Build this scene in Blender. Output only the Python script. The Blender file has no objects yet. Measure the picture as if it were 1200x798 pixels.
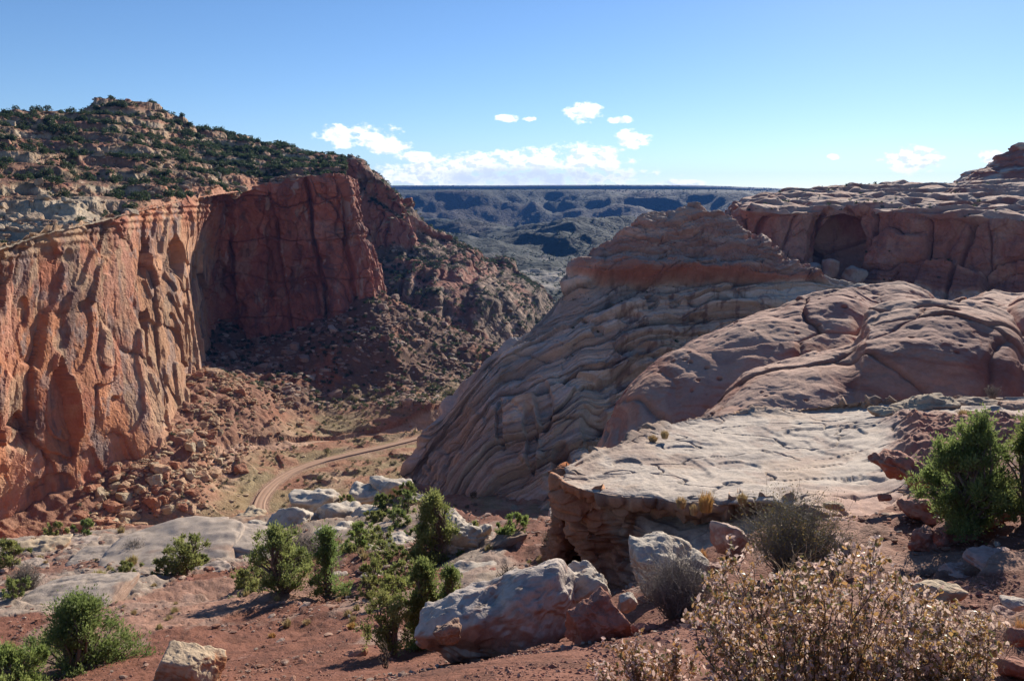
import bpy, math, random
import numpy as np
from mathutils import Vector

# ------------------------------------------------------------------ camera, sky, sun, exposure
sc = bpy.context.scene
COL = sc.collection
F, CX, CY = 934.0, 600.0, 399.0
PITCH = math.atan(164 / 934)
cam_d = bpy.data.cameras.new('camera'); cam = bpy.data.objects.new('camera', cam_d); COL.objects.link(cam)
cam_d.sensor_width = 36; cam_d.lens = F / 1200 * 36; cam_d.clip_start = 0.1; cam_d.clip_end = 40000
cam.rotation_euler = (math.pi / 2 - PITCH, 0, 0)
sc.camera = cam
SUN_AZ, SUN_EL = math.radians(27), math.radians(22.5)
sd = Vector((math.sin(SUN_AZ) * math.cos(SUN_EL), math.cos(SUN_AZ) * math.cos(SUN_EL), math.sin(SUN_EL)))
sun_d = bpy.data.lights.new('sun', 'SUN'); sun = bpy.data.objects.new('sun', sun_d); COL.objects.link(sun)
sun_d.energy = 5.0; sun_d.angle = math.radians(0.5); sun_d.color = (1.0, 0.91, 0.78)
sun.rotation_euler = sd.to_track_quat('Z', 'Y').to_euler()
sc.view_settings.view_transform = 'Standard'; sc.view_settings.look = 'None'
sc.view_settings.exposure = 0.74; sc.view_settings.gamma = 1.0
sc.cycles.volume_bounces = 1; sc.cycles.max_bounces = 6; sc.cycles.diffuse_bounces = 3

wd = bpy.data.worlds.new('World'); sc.world = wd; wd.use_nodes = True
nt = wd.node_tree; nt.nodes.clear()
class NB:
    """tiny node-building helper"""
    def __init__(s, t): s.t = t
    def n(s, typ, **kw):
        x = s.t.nodes.new(typ)
        for k, v in kw.items(): setattr(x, k, v)
        return x
    def put(s, sock, v):
        if isinstance(v, bpy.types.NodeSocket): s.t.links.new(v, sock)
        elif v is not None:
            if sock.type in ('RGBA',) and len(v) == 3: v = (*v, 1)
            sock.default_value = v
    def m(s, op, a, b=None, c=None, clamp=False):
        x = s.n('ShaderNodeMath', operation=op, use_clamp=clamp)
        for i, v in enumerate((a, b, c)): s.put(x.inputs[i], v) if v is not None else None
        return x.outputs[0]
    def mix(s, f, a, b, mode='MIX'):
        x = s.n('ShaderNodeMix', data_type='RGBA', blend_type=mode)
        s.put(x.inputs[0], f); s.put(x.inputs[6], a); s.put(x.inputs[7], b)
        return x.outputs[2]
    def noise(s, vec, scale, detail=4, rough=.55, dim=None):
        x = s.n('ShaderNodeTexNoise'); x.inputs['Scale'].default_value = scale
        x.inputs['Detail'].default_value = detail; x.inputs['Roughness'].default_value = rough
        if vec is not None: s.t.links.new(vec, x.inputs['Vector'])
        return x.outputs['Fac']
    def ramp(s, f, a, b, lo=0., hi=1.):
        x = s.n('ShaderNodeMapRange', interpolation_type='SMOOTHSTEP')
        s.put(x.inputs[0], f)
        for i, v in zip((1, 2, 3, 4), (a, b, lo, hi)): x.inputs[i].default_value = v
        return x.outputs[0]
b = NB(nt)
sky = b.n('ShaderNodeTexSky', sky_type='NISHITA', sun_disc=False)
sky.sun_elevation = SUN_EL; sky.sun_rotation = SUN_AZ; sky.altitude = 1800; sky.air_density = 1.0; sky.dust_density = 0.2; sky.ozone_density = 2.0
tc = b.n('ShaderNodeTexCoord'); sx = b.n('ShaderNodeSeparateXYZ'); nt.links.new(tc.outputs['Generated'], sx.inputs[0])
yy = b.m('MAXIMUM', sx.outputs[1], 0.02)
u = b.m('DIVIDE', sx.outputs[0], yy); v = b.m('DIVIDE', sx.outputs[2], yy)
cv = b.n('ShaderNodeCombineXYZ'); b.put(cv.inputs[0], u); b.put(cv.inputs[1], b.m('MULTIPLY', v, 1.7))
n1 = b.noise(cv.outputs[0], 40, 8, .62); n2 = b.noise(cv.outputs[0], 7, 3, .5)
def uv(px, py):
    dx, up = (px - CX) / F, -(py - CY) / F
    yw = math.cos(PITCH) + math.sin(PITCH) * up
    return dx / yw, (math.cos(PITCH) * up - math.sin(PITCH)) / yw
fall = None; base_dark = None
CLOUDS = [(395,158,26,9),(430,160,34,13),(455,172,24,8),(485,184,20,6),(505,205,70,13),(560,196,60,16),(610,190,55,15),(660,190,50,16),(700,190,40,18),
          (600,210,150,12),(690,208,60,12),(790,215,30,4),(688,132,22,10),(725,141,16,4),(742,163,17,10),(594,139,12,4),(623,140,9,3),(1070,189,30,13),(1062,184,14,9),(977,184,7,3),(1160,184,16,7)]
for (px, py, a, h) in CLOUDS:
    u0, v0 = uv(px, py)
    du = b.m('DIVIDE', b.m('SUBTRACT', u, u0), a * 1.25 / F); dv = b.m('DIVIDE', b.m('SUBTRACT', v, v0), h * 1.25 / F)
    e = b.m('SUBTRACT', 1.0, b.m('ADD', b.m('MULTIPLY', du, du), b.m('MULTIPLY', dv, dv)))
    fall = e if fall is None else b.m('MAXIMUM', fall, e)
fall = b.m('MAXIMUM', fall, -1.5)
dens = b.m('ADD', fall, b.m('ADD', b.m('MULTIPLY', b.m('SUBTRACT', n1, .45), 4.4), b.m('MULTIPLY', b.m('SUBTRACT', n2, .5), 1.2)))
mask = b.ramp(dens, 0.35, 1.15)
_, vb = uv(600, 207); ub, _ = uv(612, 207)
gu = b.m('DIVIDE', b.m('SUBTRACT', u, ub), 140 / F); gv = b.m('DIVIDE', b.m('SUBTRACT', v, vb), 15 / F)
grey = b.ramp(b.m('ADD', b.m('SUBTRACT', 1.0, b.m('ADD', b.m('MULTIPLY', gu, gu), b.m('MULTIPLY', gv, gv))), b.m('MULTIPLY', b.m('SUBTRACT', n1, .5), 3.5)), 0.1, 1.1)
cv2 = b.n('ShaderNodeVectorMath', operation='ADD'); b.put(cv2.inputs[0], cv.outputs[0]); cv2.inputs[1].default_value = (.004, .008, 0); n1b = b.noise(cv2.outputs[0], 40, 8, .62)
shd = b.ramp(b.m('SUBTRACT', n1b, n1), -.02, .10, 0, .75)
ccol = b.mix(b.m('MAXIMUM', b.m('MULTIPLY', grey, .9), shd), (12.5, 12.5, 12.8), (7.4, 8.2, 9.8))
hs_ = b.n('ShaderNodeHueSaturation'); hs_.inputs['Saturation'].default_value = 1.12; b.put(hs_.inputs['Color'], sky.outputs[0])
skyc = b.mix(mask, b.mix(1.0, hs_.outputs[0], (.86, .92, 1.04), 'MULTIPLY'), ccol)
bg = b.n('ShaderNodeBackground'); b.put(bg.inputs[0], skyc); bg.inputs[1].default_value = 0.074
wo = b.n('ShaderNodeOutputWorld'); nt.links.new(bg.outputs[0], wo.inputs[0])

# ------------------------------------------------------------------ numeric helpers
f32 = np.float32
rng = np.random.default_rng(11)
PERM = rng.permutation(256).astype(np.int32)
GR = rng.normal(size=(256, 3)).astype(f32); GR /= np.linalg.norm(GR, axis=1)[:, None]
CELLR = rng.random((256, 4)).astype(f32)
def hsh(i, j, k): return PERM[(PERM[(PERM[i & 255] + j) & 255] + k) & 255]
from concurrent.futures import ThreadPoolExecutor
POOL = ThreadPoolExecutor(4)
def perlin(p):
    if len(p) < 40000: return perlin_(p)
    return np.concatenate(list(POOL.map(perlin_, [p[i:i + 16384] for i in range(0, len(p), 16384)])))
def perlin_(p):
    p = p.astype(f32); i = np.floor(p).astype(np.int32); f = p - i
    w = f * f * f * (f * (f * 6 - 15) + 10); out = np.zeros(len(p), f32)
    for c in range(8):
        a, bb, cc = c & 1, (c >> 1) & 1, c >> 2
        g = GR[hsh(i[:, 0] + a, i[:, 1] + bb, i[:, 2] + cc)]
        d = g[:, 0] * (f[:, 0] - a) + g[:, 1] * (f[:, 1] - bb) + g[:, 2] * (f[:, 2] - cc)
        out += d * (w[:, 0] if a else 1 - w[:, 0]) * (w[:, 1] if bb else 1 - w[:, 1]) * (w[:, 2] if cc else 1 - w[:, 2])
    return out * 1.5
def fbm(p, scale, oct=4, gain=.5, seed=0.):
    q = np.asarray(p) * np.asarray(1. / np.asarray(scale)) + seed * 17.3; s = 0; a = 1.
    for _ in range(oct): s = s + a * perlin(q); q = q * 2.03 + 5.7; a *= gain
    return s
def ridged(p, scale, oct=4, gain=.5, seed=0.):
    q = np.asarray(p) * np.asarray(1. / np.asarray(scale)) + seed * 17.3; s = 0; a = 1.
    for _ in range(oct): s = s + a * (1 - 2 * np.abs(perlin(q))); q = q * 2.03 + 5.7; a *= gain
    return s
def cells(p, scale, seed=0.):
    """F1, F2, random id row, offset to the cell centre"""
    q = (np.asarray(p) / np.asarray(scale) + seed * 31.7).astype(f32)
    R = list(POOL.map(cells_, [q[i:i + 16384] for i in range(0, len(q), 16384)]))
    return tuple(np.concatenate([r[k] for r in R]) for k in range(4))
def cells_(q):
    i = np.floor(q).astype(np.int32)
    f1 = np.full(len(q), 9., f32); f2 = f1.copy(); idr = np.zeros(len(q), np.int32); off = np.zeros_like(q)
    for a in (-1, 0, 1):
        for bb in (-1, 0, 1):
            for c in (-1, 0, 1):
                h = hsh(i[:, 0] + a, i[:, 1] + bb, i[:, 2] + c)
                ctr = i + np.array([a, bb, c]) + CELLR[h, :3]
                dv = (q - ctr).astype(f32); d = np.sqrt((dv ** 2).sum(1))
                m = d < f1; f2 = np.where(m, f1, np.minimum(f2, d)); idr = np.where(m, h, idr)
                off[m] = dv[m]; f1 = np.where(m, d, f1)
    return f1, f2, CELLR[(idr * 7 + 3) & 255], off
def sstep(x, a, b_): t = np.clip((x - a) / (b_ - a), 0, 1); return t * t * (3 - 2 * t)
def un(px, py, Y):
    dx, up = (px - CX) / F, -(py - CY) / F
    k = Y / (math.cos(PITCH) + math.sin(PITCH) * up)
    return np.array([dx * k, Y, (math.cos(PITCH) * up - math.sin(PITCH)) * k])
def unz(px, py, z):
    dx, up = (px - CX) / F, -(py - CY) / F
    k = z / (math.cos(PITCH) * up - math.sin(PITCH))
    return np.array([dx * k, (math.cos(PITCH) + math.sin(PITCH) * up) * k, z])
def proj(P):
    yc = P[:, 1] * math.cos(PITCH) - P[:, 2] * math.sin(PITCH)
    zc = P[:, 2] * math.cos(PITCH) + P[:, 1] * math.sin(PITCH)
    yc = np.maximum(yc, .1)
    return CX + F * P[:, 0] / yc, CY - F * zc / yc
def crv(K, n):
    """Catmull-Rom along axis 0 of K to n samples"""
    K = np.asarray(K, float); m = len(K); t = np.linspace(0, m - 1, n); i = np.clip(t.astype(int), 0, m - 2); f = (t - i).reshape([-1] + [1] * (K.ndim - 1))
    g = lambda j: K[np.clip(j, 0, m - 1)]
    p0, p1, p2, p3 = g(i - 1), g(i), g(i + 1), g(i + 2)
    return .5 * (2 * p1 + (p2 - p0) * f + (2 * p0 - 5 * p1 + 4 * p2 - p3) * f ** 2 + (3 * p1 - p0 - 3 * p2 + p3) * f ** 3)
def crvw(K, n, smooth=.35):
    """Catmull-Rom with samples spread evenly by mean control-edge length"""
    K = np.asarray(K, float); m = len(K)
    L = np.linalg.norm(np.diff(K, axis=0), axis=-1); L = L.reshape(m - 1, -1).mean(1) if L.ndim > 1 else L
    L = L / L.sum(); L = L * (1 - smooth) + smooth / (m - 1); cum = np.concatenate([[0], np.cumsum(L)])
    t = np.interp(np.linspace(0, 1, n), cum / cum[-1], np.arange(m))
    i = np.clip(t.astype(int), 0, m - 2); f = (t - i).reshape([-1] + [1] * (K.ndim - 1))
    g = lambda j: K[np.clip(j, 0, m - 1)]
    p0, p1, p2, p3 = g(i - 1), g(i), g(i + 1), g(i + 2)
    return .5 * (2 * p1 + (p2 - p0) * f + (2 * p0 - 5 * p1 + 4 * p2 - p3) * f ** 2 + (3 * p1 - p0 - 3 * p2 + p3) * f ** 3)
def gnorm(G):
    du = np.gradient(G, axis=1); dv = np.gradient(G, axis=0); n = np.cross(du, dv)
    return n / np.maximum(np.linalg.norm(n, axis=2, keepdims=True), 1e-9)
def loft(rows, nr, nc):
    """rows[r][c] = world points; returns grid (nr,nc,3)"""
    K = np.array(rows, float); G = crvw(K, nr, .5); return np.swapaxes(crvw(np.swapaxes(G, 0, 1), nc, .3), 0, 1)
def mesh(name, V, faces, mat, col=None, smooth=True, parent=None, link=True):
    """faces: (M,3) or (M,4) int array, or list of such"""
    if isinstance(faces, np.ndarray): faces = [faces]
    me = bpy.data.meshes.new(name); V = np.asarray(V, f32)
    me.vertices.add(len(V)); me.vertices.foreach_set('co', V.ravel())
    li = np.concatenate([f.ravel() for f in faces]).astype(np.int32)
    tot = np.concatenate([np.full(len(f), f.shape[1]) for f in faces]).astype(np.int32)
    st = np.concatenate([[0], np.cumsum(tot)[:-1]]).astype(np.int32)
    me.loops.add(len(li)); me.loops.foreach_set('vertex_index', li)
    me.polygons.add(len(tot)); me.polygons.foreach_set('loop_start', st); me.polygons.foreach_set('loop_total', tot)
    me.polygons.foreach_set('use_smooth', np.full(len(tot), smooth))
    if col is not None:
        a = me.color_attributes.new('Col', 'FLOAT_COLOR', 'POINT')
        c = np.ones((len(V), 4), f32); c[:, :3] = np.clip(col, 0, 1); a.data.foreach_set('color', c.ravel())
    me.update(calc_edges=True); me.validate()
    me.materials.append(mat)
    if not link: return me
    o = bpy.data.objects.new(name, me); COL.objects.link(o); o.parent = parent
    return o
def gfaces(nr, nc, flip=False):
    i = np.arange(nr * nc).reshape(nr, nc)
    q = np.stack([i[:-1, :-1], i[:-1, 1:], i[1:, 1:], i[1:, :-1]], -1).reshape(-1, 4)
    return q[:, ::-1] if flip else q
def tag(o, label=None, cat=None, group=None, kind=None):
    if label: o['label'] = label
    if cat: o['category'] = cat
    if group: o['group'] = group
    if kind: o['kind'] = kind
    return o
def empty(name, loc, rz=0):
    o = bpy.data.objects.new(name, None); COL.objects.link(o); o.location = loc; o.rotation_euler = (0, 0, rz)
    o.empty_display_size = .1; return o
def mixc(a, b_, t): t = np.asarray(t)[..., None]; return np.asarray(a) * (1 - t) + np.asarray(b_) * t

# ------------------------------------------------------------------ materials
def rock_mat(name, fine=1.0, bump=.5, var=.35, rough=.92):
    """rock coloured by its vertex colours, with grain and bump at sizes around `fine` metres"""
    m = bpy.data.materials.new(name); m.use_nodes = True; t = m.node_tree; nb = NB(t)
    bs = t.nodes['Principled BSDF']; bs.inputs['Roughness'].default_value = rough; bs.inputs['Specular IOR Level'].default_value = .2
    at = nb.n('ShaderNodeAttribute', attribute_name='Col')
    g = nb.n('ShaderNodeNewGeometry'); P = g.outputs['Position']
    a = nb.noise(P, 1 / fine, 6, .65); c = nb.noise(P, .23 / fine, 4, .6)
    f = nb.m('ADD', nb.m('MULTIPLY', nb.m('SUBTRACT', a, .5), 2 * var), nb.m('MULTIPLY', nb.m('SUBTRACT', c, .5), var * 1.6))
    hs = nb.n('ShaderNodeHueSaturation'); nb.put(hs.inputs['Value'], nb.m('ADD', f, 1.0)); nb.put(hs.inputs['Saturation'], nb.m('ADD', nb.m('MULTIPLY', f, -.25), 1.0))
    nb.put(hs.inputs['Color'], at.outputs['Color']); nb.put(bs.inputs['Base Color'], hs.outputs[0])
    bp = nb.n('ShaderNodeBump'); bp.inputs['Strength'].default_value = bump; bp.inputs['Distance'].default_value = fine * .5
    v_ = nb.n('ShaderNodeTexVoronoi', feature='DISTANCE_TO_EDGE'); v_.inputs['Scale'].default_value = .8 / fine; t.links.new(P, v_.inputs['Vector'])
    h = nb.m('ADD', a, nb.m('MULTIPLY', nb.m('MINIMUM', v_.outputs['Distance'], .12), 1.5))
    nb.put(bp.inputs['Height'], h); nb.put(bs.inputs['Normal'], bp.outputs[0])
    return m
def leaf_mat(name, rough=.6, trans=.5, spec=.3):
    m = bpy.data.materials.new(name); m.use_nodes = True; t = m.node_tree; nb = NB(t)
    bs = t.nodes['Principled BSDF']; bs.inputs['Roughness'].default_value = rough; bs.inputs['Specular IOR Level'].default_value = spec
    at = nb.n('ShaderNodeAttribute', attribute_name='Col'); g = nb.n('ShaderNodeNewGeometry')
    c = nb.noise(g.outputs['Position'], 9., 2)
    hs = nb.n('ShaderNodeHueSaturation'); nb.put(hs.inputs['Value'], nb.m('ADD', nb.m('MULTIPLY', c, .6), .7)); nb.put(hs.inputs['Color'], at.outputs['Color'])
    oi = nb.n('ShaderNodeObjectInfo'); nb.put(hs.inputs['Hue'], nb.m('ADD', nb.m('MULTIPLY', oi.outputs['Random'], .03), .485))
    nb.put(bs.inputs['Base Color'], hs.outputs[0])
    tr = nb.n('ShaderNodeBsdfTranslucent'); nb.put(tr.inputs[0], hs.outputs[0]); mx = nb.n('ShaderNodeMixShader'); mx.inputs[0].default_value = trans
    t.links.new(bs.outputs[0], mx.inputs[1]); t.links.new(tr.outputs[0], mx.inputs[2]); t.links.new(mx.outputs[0], t.nodes['Material Output'].inputs[0])
    return m
M_FAR = rock_mat('far_hill_rock', 25, .6, .35); M_CLIFF = rock_mat('cliff_sandstone', 1.6, .6, .3); M_MESA = rock_mat('mesa_slope_rock', 2.5, .8, .45)
M_TALUS = rock_mat('talus_rubble', 1.2, .9, .5); M_DOME = rock_mat('slickrock', 1.0, .5, .3); M_MID = rock_mat('pink_slickrock', .45, .45, .28)
M_NEAR = rock_mat('near_sandstone', .12, .5, .32); M_SOIL = rock_mat('red_soil', .16, .9, .4); M_GRAV = rock_mat('red_gravel', .05, 1., .45)
M_ROAD = rock_mat('dirt_road', 3.0, .05, .12)
M_LEAF = leaf_mat('juniper_foliage'); M_BARK = rock_mat('bark', .04, .8, .5); M_BRUSH = leaf_mat('brush_foliage', .7, .25); M_GLOSS = leaf_mat('glossy_leaf', .42, .4, .6)

# ================================================================== FAR MESA AND HILLS
def far_hills():
    cols = np.array([330, 420, 500, 580, 660, 740, 820, 905, 1000, 1100])
    rim = [219, 219, 219, 219, 218.5, 218.5, 219, 222, 226, 230]
    R = []
    R.append([un(c, y, 9500) for c, y in zip(cols, rim)])
    R.append([un(c, y, 7200) for c, y in zip(cols, rim)])
    for Y, y in ((6950, 242), (6600, 258), (6000, 263), (5200, 270), (4200, 281), (3000, 297), (2200, 313), (1600, 330), (1200, 350), (900, 385)):
        R.append([un(c, y, Y) for c in cols])
    K = np.array(R); nr, nc = 420, 560
    G = crv(K, nr); G = np.swapaxes(crv(np.swapaxes(G, 0, 1), nc), 0, 1)
    P = G.reshape(-1, 3); Y = P[:, 1]
    flank = sstep(Y, 7250, 6900) * sstep(Y, 900, 2600)
    Q = P * [1, .45, 0]; Q[:, 0] += 260 * fbm(P * [1, 1, 0], 1500, 2, seed=3)
    xs = P[:, 0] + 350 * fbm(P * [1, 1, 0], 2200, 2, seed=4)
    Q2 = np.c_[xs, Y * .22, 0 * Y]; spur = ridged(Q2, 1150, 3, .5, 1)
    h = (230 * (spur - .1) * sstep(Y, 2600, 5600) + 120 * (ridged(P * [.95, 1.0, 0] + 300 * fbm(P * [1, 1, 0], 1500, 2, seed=6)[:, None], 1050, 4, .45, 7) - .35) * (Y / 6000) ** .4 * sstep(Y, 6900, 5800)) * sstep(Y, 7200, 6950) * sstep(Y, 900, 2200) + 12 * ridged(P * [1, 1, 0], 260, 4, .55, 2) * sstep(Y, 7150, 6500)
    # broad domed hills standing before the rim
    for px, y, Yc, w, hh in ((655, 238, 5000, 430, 230), (560, 262, 4300, 330, 130), (715, 262, 3800, 260, 60), (600, 290, 2700, 170, 30), (690, 300, 2400, 170, 40), (500, 268, 4700, 330, 70), (800, 262, 4500, 400, 80)):
        c = un(px, y, Yc); r2 = ((P[:, 0] - c[0]) / w) ** 2 + ((P[:, 1] - Yc) / (w * 2.2)) ** 2
        h += hh * np.exp(-r2)
    # canyon notch leading away
    P[:, 2] += h - 60 * sstep(Y, 3500, 7000) * flank * .4
    zc = np.array([un(600, 222.5 , 1.0)[2]])[0] * Y; lim = sstep(Y, 7190, 7150); over = P[:, 2] - zc; P[:, 2] = np.where((Y < 7180) & (over > -60), zc - 60 + 60 * np.tanh((over + 60) / 60), P[:, 2])
    rimb = sstep(Y, 7250, 7150)
    z = P[:, 2]
    strat = np.sin(z / 9 + 2 * fbm(P, 400, 2))
    g = fbm(P, 180, 4, .6, 5)
    green = np.array([.010, .022, .020]); tan = np.array([.034, .038, .032]); red = np.array([.06, .035, .03]); pale = np.array([.13, .12, .11])
    c = mixc(green, tan, sstep(g + .25 * strat, .1, .75) * .5)
    c = mixc(c, red, sstep(fbm(P, 700, 3, seed=8), .25, .6) * .55)
    c = mixc(c, pale, sstep(fbm(P * [1, 1, 3], 160, 4, .6, 9), .45, .75) * sstep(Y, 4500, 2500))
    c = mixc(c, green, 1 - rimb)
    # pale badland flats in the gap
    px, py = proj(P); c = mixc(c, [.38, .33, .28], sstep(py, 312, 320) * sstep(py, 352, 338) * .8 * sstep(fbm(P, 60, 3), -.3, .2))
    tag(mesh('far_hills', P, gfaces(nr, nc), M_FAR, c), kind='structure')
    # tree cover on the rim and hills, one far-off wood
    rs = np.random.default_rng(5); G2 = P.reshape(nr, nc, 3)
    w = np.clip(.35 - g, .02, 1) * (Y < 7300) * (px > 440) * (px < 930) ; w[Y > 7100] *= 3; w *= np.clip(Y / 3000, .3, 1.5)
    idx = rs.choice(len(P), 16000, p=w / w.sum()); B = P[idx] + rs.normal(size=(16000, 3)) * [6, 10, 0]
    s = rs.uniform(2.0, 4.5, 16000) * np.clip(B[:, 1] / 4000, .75, 1.5)
    tag(scatter_mesh('distant_wood', B, s, M_FARLEAF, 10, .5, col=([.02, .038, .02], [.035, .055, .025])), kind='stuff')

def leaf_cloud(n, rs, leaf=.2, sq=.8, shell=.5):
    """unit bush: n small triangles scattered through an uneven ball; returns (n*3,3)"""
    d = rs.normal(size=(n, 3)); d /= np.linalg.norm(d, axis=1)[:, None]
    r = rs.random(n) ** (.33 + .2 * shell)
    r = r * (1 + .35 * perlin(d * 1.7 + rs.random(3) * 50))
    c = d * r[:, None] * [1, 1, sq]; c[:, 2] += sq * .85; c[:, 2] = np.maximum(c[:, 2], 0.02)
    a = rs.normal(size=(n, 3)); a /= np.linalg.norm(a, axis=1)[:, None]
    b_ = np.cross(a, rs.normal(size=(n, 3))); b_ /= np.linalg.norm(b_, axis=1)[:, None]
    s = leaf * rs.uniform(.6, 1.3, (n, 1))
    return np.stack([c + a * s, c - a * s * .6 + b_ * s * .8, c - a * s * .6 - b_ * s * .8], 1).reshape(-1, 3)
def scatter_mesh(name, B, s, mat, ntri, leaf, col, variants=12, flat=False, seed=1):
    rs = np.random.default_rng(seed); N = len(B); tpl = [leaf_cloud(ntri, rs, leaf) for _ in range(variants)]
    T = np.stack(tpl)[rs.integers(0, variants, N)]
    V = T * s[:, None, None] * np.stack([rs.uniform(.8, 1.25, N), np.ones(N), rs.uniform(.8, 1.2, N)], 1)[:, None, :] + B[:, None, :]
    c0, c1 = np.array(col[0]), np.array(col[1]); t = rs.random(N)[:, None, None]
    C = np.broadcast_to(c0 + (c1 - c0) * t, V.shape) * rs.uniform(.7, 1.3, (N, V.shape[1], 1))
    n = N * T.shape[1]
    return mesh(name, V.reshape(-1, 3), np.arange(n).reshape(-1, 3), mat, C.reshape(-1, 3), False)
M_FARLEAF = leaf_mat('distant_foliage', .8, .15)
far_hills()

# ================================================================== LEFT CANYON WALL
WALL = [  # columns: five (px,py,Y) from rim to foot
 [(-150,335,176),(-150,430,177),(-150,530,180),(-150,640,184),(-150,780,190)],
 [(-60,305,208),(-60,390,209),(-60,480,212),(-60,590,216),(-60,700,222)],
 [(0,288,240),(0,370,241),(0,460,243),(0,560,246),(0,665,250)],
 [(58,270,266),(60,350,267),(62,440,268),(66,540,268),(70,640,268)],
 [(118,257,300),(120,330,300),(124,420,298),(130,520,294),(138,615,290)],
 [(172,243,345),(172,310,340),(178,400,330),(186,490,318),(194,590,308)],
 [(208,234,384),(206,300,378),(208,370,366),(214,450,352),(222,545,338)],
 [(232,230,412),(219,300,402),(226,365,398),(232,430,394),(240,500,390)],
 [(248,228,471),(234,295,484),(238,345,484),(242,395,482),(248,440,480)],
 [(268,225,512),(262,285,529),(262,335,529),(262,380,526),(264,430,522)],
 [(300,220,517),(300,268,532),(300,318,532),(300,365,529),(300,415,524)],
 [(340,212,522),(340,258,535),(340,303,534),(340,350,531),(340,400,526)],
 [(372,205,526),(376,245,536),(380,290,536),(385,335,535),(390,385,529)],
 [(394,204,536),(406,240,539),(417,280,542),(426,320,542),(434,365,538)],
 [(404,206,562),(417,240,560),(430,285,559),(441,325,557),(447,362,555)],
 [(404,212,655),(414,245,655),(428,290,655),(438,330,655),(444,370,655)]]
def canyon_wall():
    K = [[un(*WALL[c][r]) for c in range(len(WALL))] for r in range(5)]
    nr, nc = 480, 900
    G = loft(K, nr, nc); N = gnorm(G).reshape(-1, 3); P = G.reshape(-1, 3)
    if N[nc * nr // 2, 0] < 0: N = -N
    z = P[:, 2]; px, py = proj(P); base = P.copy()
    v = np.repeat(np.linspace(0, 1, nr), nc)          # 0 rim, 1 foot
    rimf = sstep(v, 0, .05)
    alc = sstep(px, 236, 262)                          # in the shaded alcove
    W = P + np.stack([fbm(P, 20, 2, seed=1), fbm(P, 20, 2, seed=2), 2.2 * fbm(P, 16, 2, seed=3)], 1) * 4.0
    f1, f2, r, off = cells(W, (26, 26, 52), 1)
    d = (r[:, 0] - .5) * 3.4 + (off[:, 2] * (r[:, 1] - .5) * 4.5) + off[:, 1] * (r[:, 2] - .5) * 3.5
    f1b, f2b, rb, offb = cells(W + 7, (6, 6, 20), 2)
    d += (rb[:, 0] - .5) * .45 + offb[:, 2] * (rb[:, 1] - .5) * .5
    f1c, f2c, rc, offc = cells(W + 3, (2.4, 2.4, 6), 3)
    d += ((rc[:, 0] - .5) * .16)
    d += 1.6 * fbm(P * [1, 1, .6], 40, 2, seed=4) + .18 * fbm(P, 4, 4, .6, 5)
    d -= .9 * sstep(.09, 0, 1) * 0
    def sheets(f, n, k=.86): q = f * n; i_ = np.floor(q); return (i_ + sstep(q - i_, k, 1)) / n
    d += 4.2 * sheets(fbm(P * [1, 1, .65], 34, 3, .42, 6), 3.0) + .4 * sheets(fbm(P * [1, 1, .5], 8, 3, .5, 7), 2.5)
    # vertical joints
    crk = np.exp(-((f2 - f1) / .05) ** 2); d -= .45 * crk
    # thin-bedded rim
    bed = np.sin(z * 2.1 + 1.5 * fbm(P, 20, 2)); d += sstep(v, .16, .02) * (bed * .5)
    # scooped recesses (arched tops, sharp edges) on the sunlit face
    warp = 4 * fbm(P * [1, 1, .4], 12, 2, seed=9)
    for cx, cy, rx, ry, dep in ((203,300,8,24,7),(172,298,4,26,4),(72,478,18,62,7),(182,392,9,36,8),(26,505,15,24,3),(196,470,5,36,5)):
        ex = (px + warp * 1.6 - cx) / rx; ey = (py + warp * 2 - cy) / ry
        ex = ex * np.where(ey < 0, 1 + .9 * ey ** 2, 1.)
        q = 1 - (ex ** 2 + np.where(ey > 0, .25 * ey ** 2, ey ** 2)); d -= dep * sstep(q, 0, .12) * sstep(ey, 1.2, .1)
    # buttress steps on the shaded wall: two big horizontal partings
    for yy_, a_, x0, x1 in ((283, 2.6, 375, 425), (306, 1.6, 340, 380), (262, 1.2, 385, 420)):
        ln = yy_ - .12 * (px - x0) + 2.5 * fbm(P, 12, 2, seed=yy_)
        d -= a_ * sstep(py, ln - 1, ln + 1) * sstep(py, ln + 14, ln + 3) * sstep(px, x0, x0 + 8) * sstep(px, x1 + 8, x1)
    for x_, a_ in ((366, 4.5), (322, 2), (402, 3), (264, 2)):
        ln = x_ + (py - 250) * .14 + 5 * fbm(P, 25, 3, seed=x_)
        d -= a_ * np.exp(-((px - ln) / 2.2) ** 2) * alc
        d += a_ * .9 * sstep(px, ln, ln + 3) * sstep(px, ln + 30, ln + 6) * alc
    edge = sstep(px, 470, 430)
    d *= 1 + .1 * alc; d += alc * 2.2 * sheets(fbm(P * [1, 1, .9], 15, 3, .5, 20), 2.2) + alc * 1.4 * sstep((z / 26 + .25 * fbm(P, 40, 2, seed=21)) % 1, .0, .06)
    P = P + N * (d * rimf * (.6 + .4 * edge))[:, None]
    P[:, 2] += (1 - sstep(v, 0, .06)) * (1.6 * fbm(P, 8, 3) + 2.2 * (cells(P * [1, 1, 0], 4.5, 8)[2][:, 0] - .4))
    # colours
    cream = np.array([.46, .31, .19]); orange = np.array([.43, .185, .095]); pink = np.array([.40, .185, .12]); red = np.array([.33, .105, .06]); varn = np.array([.15, .095, .085]); grey = np.array([.30, .22, .19])
    n1 = fbm(P, 26, 4, .55, 11); n2 = fbm(P * [1, 1, .4], 13, 4, .55, 12); n3 = fbm(P * [1, 1, .14], 4.5, 4, .6, 13)
    c = mixc(orange, pink, sstep(n1, -.3, .4)); c = mixc(c, red, sstep(fbm(P, 18, 3, seed=14), .1, .55) * .6)
    c = mixc(c, cream, sstep(n1 + n2 * .4, .25, .65) * .45 * (1 - alc))
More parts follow.
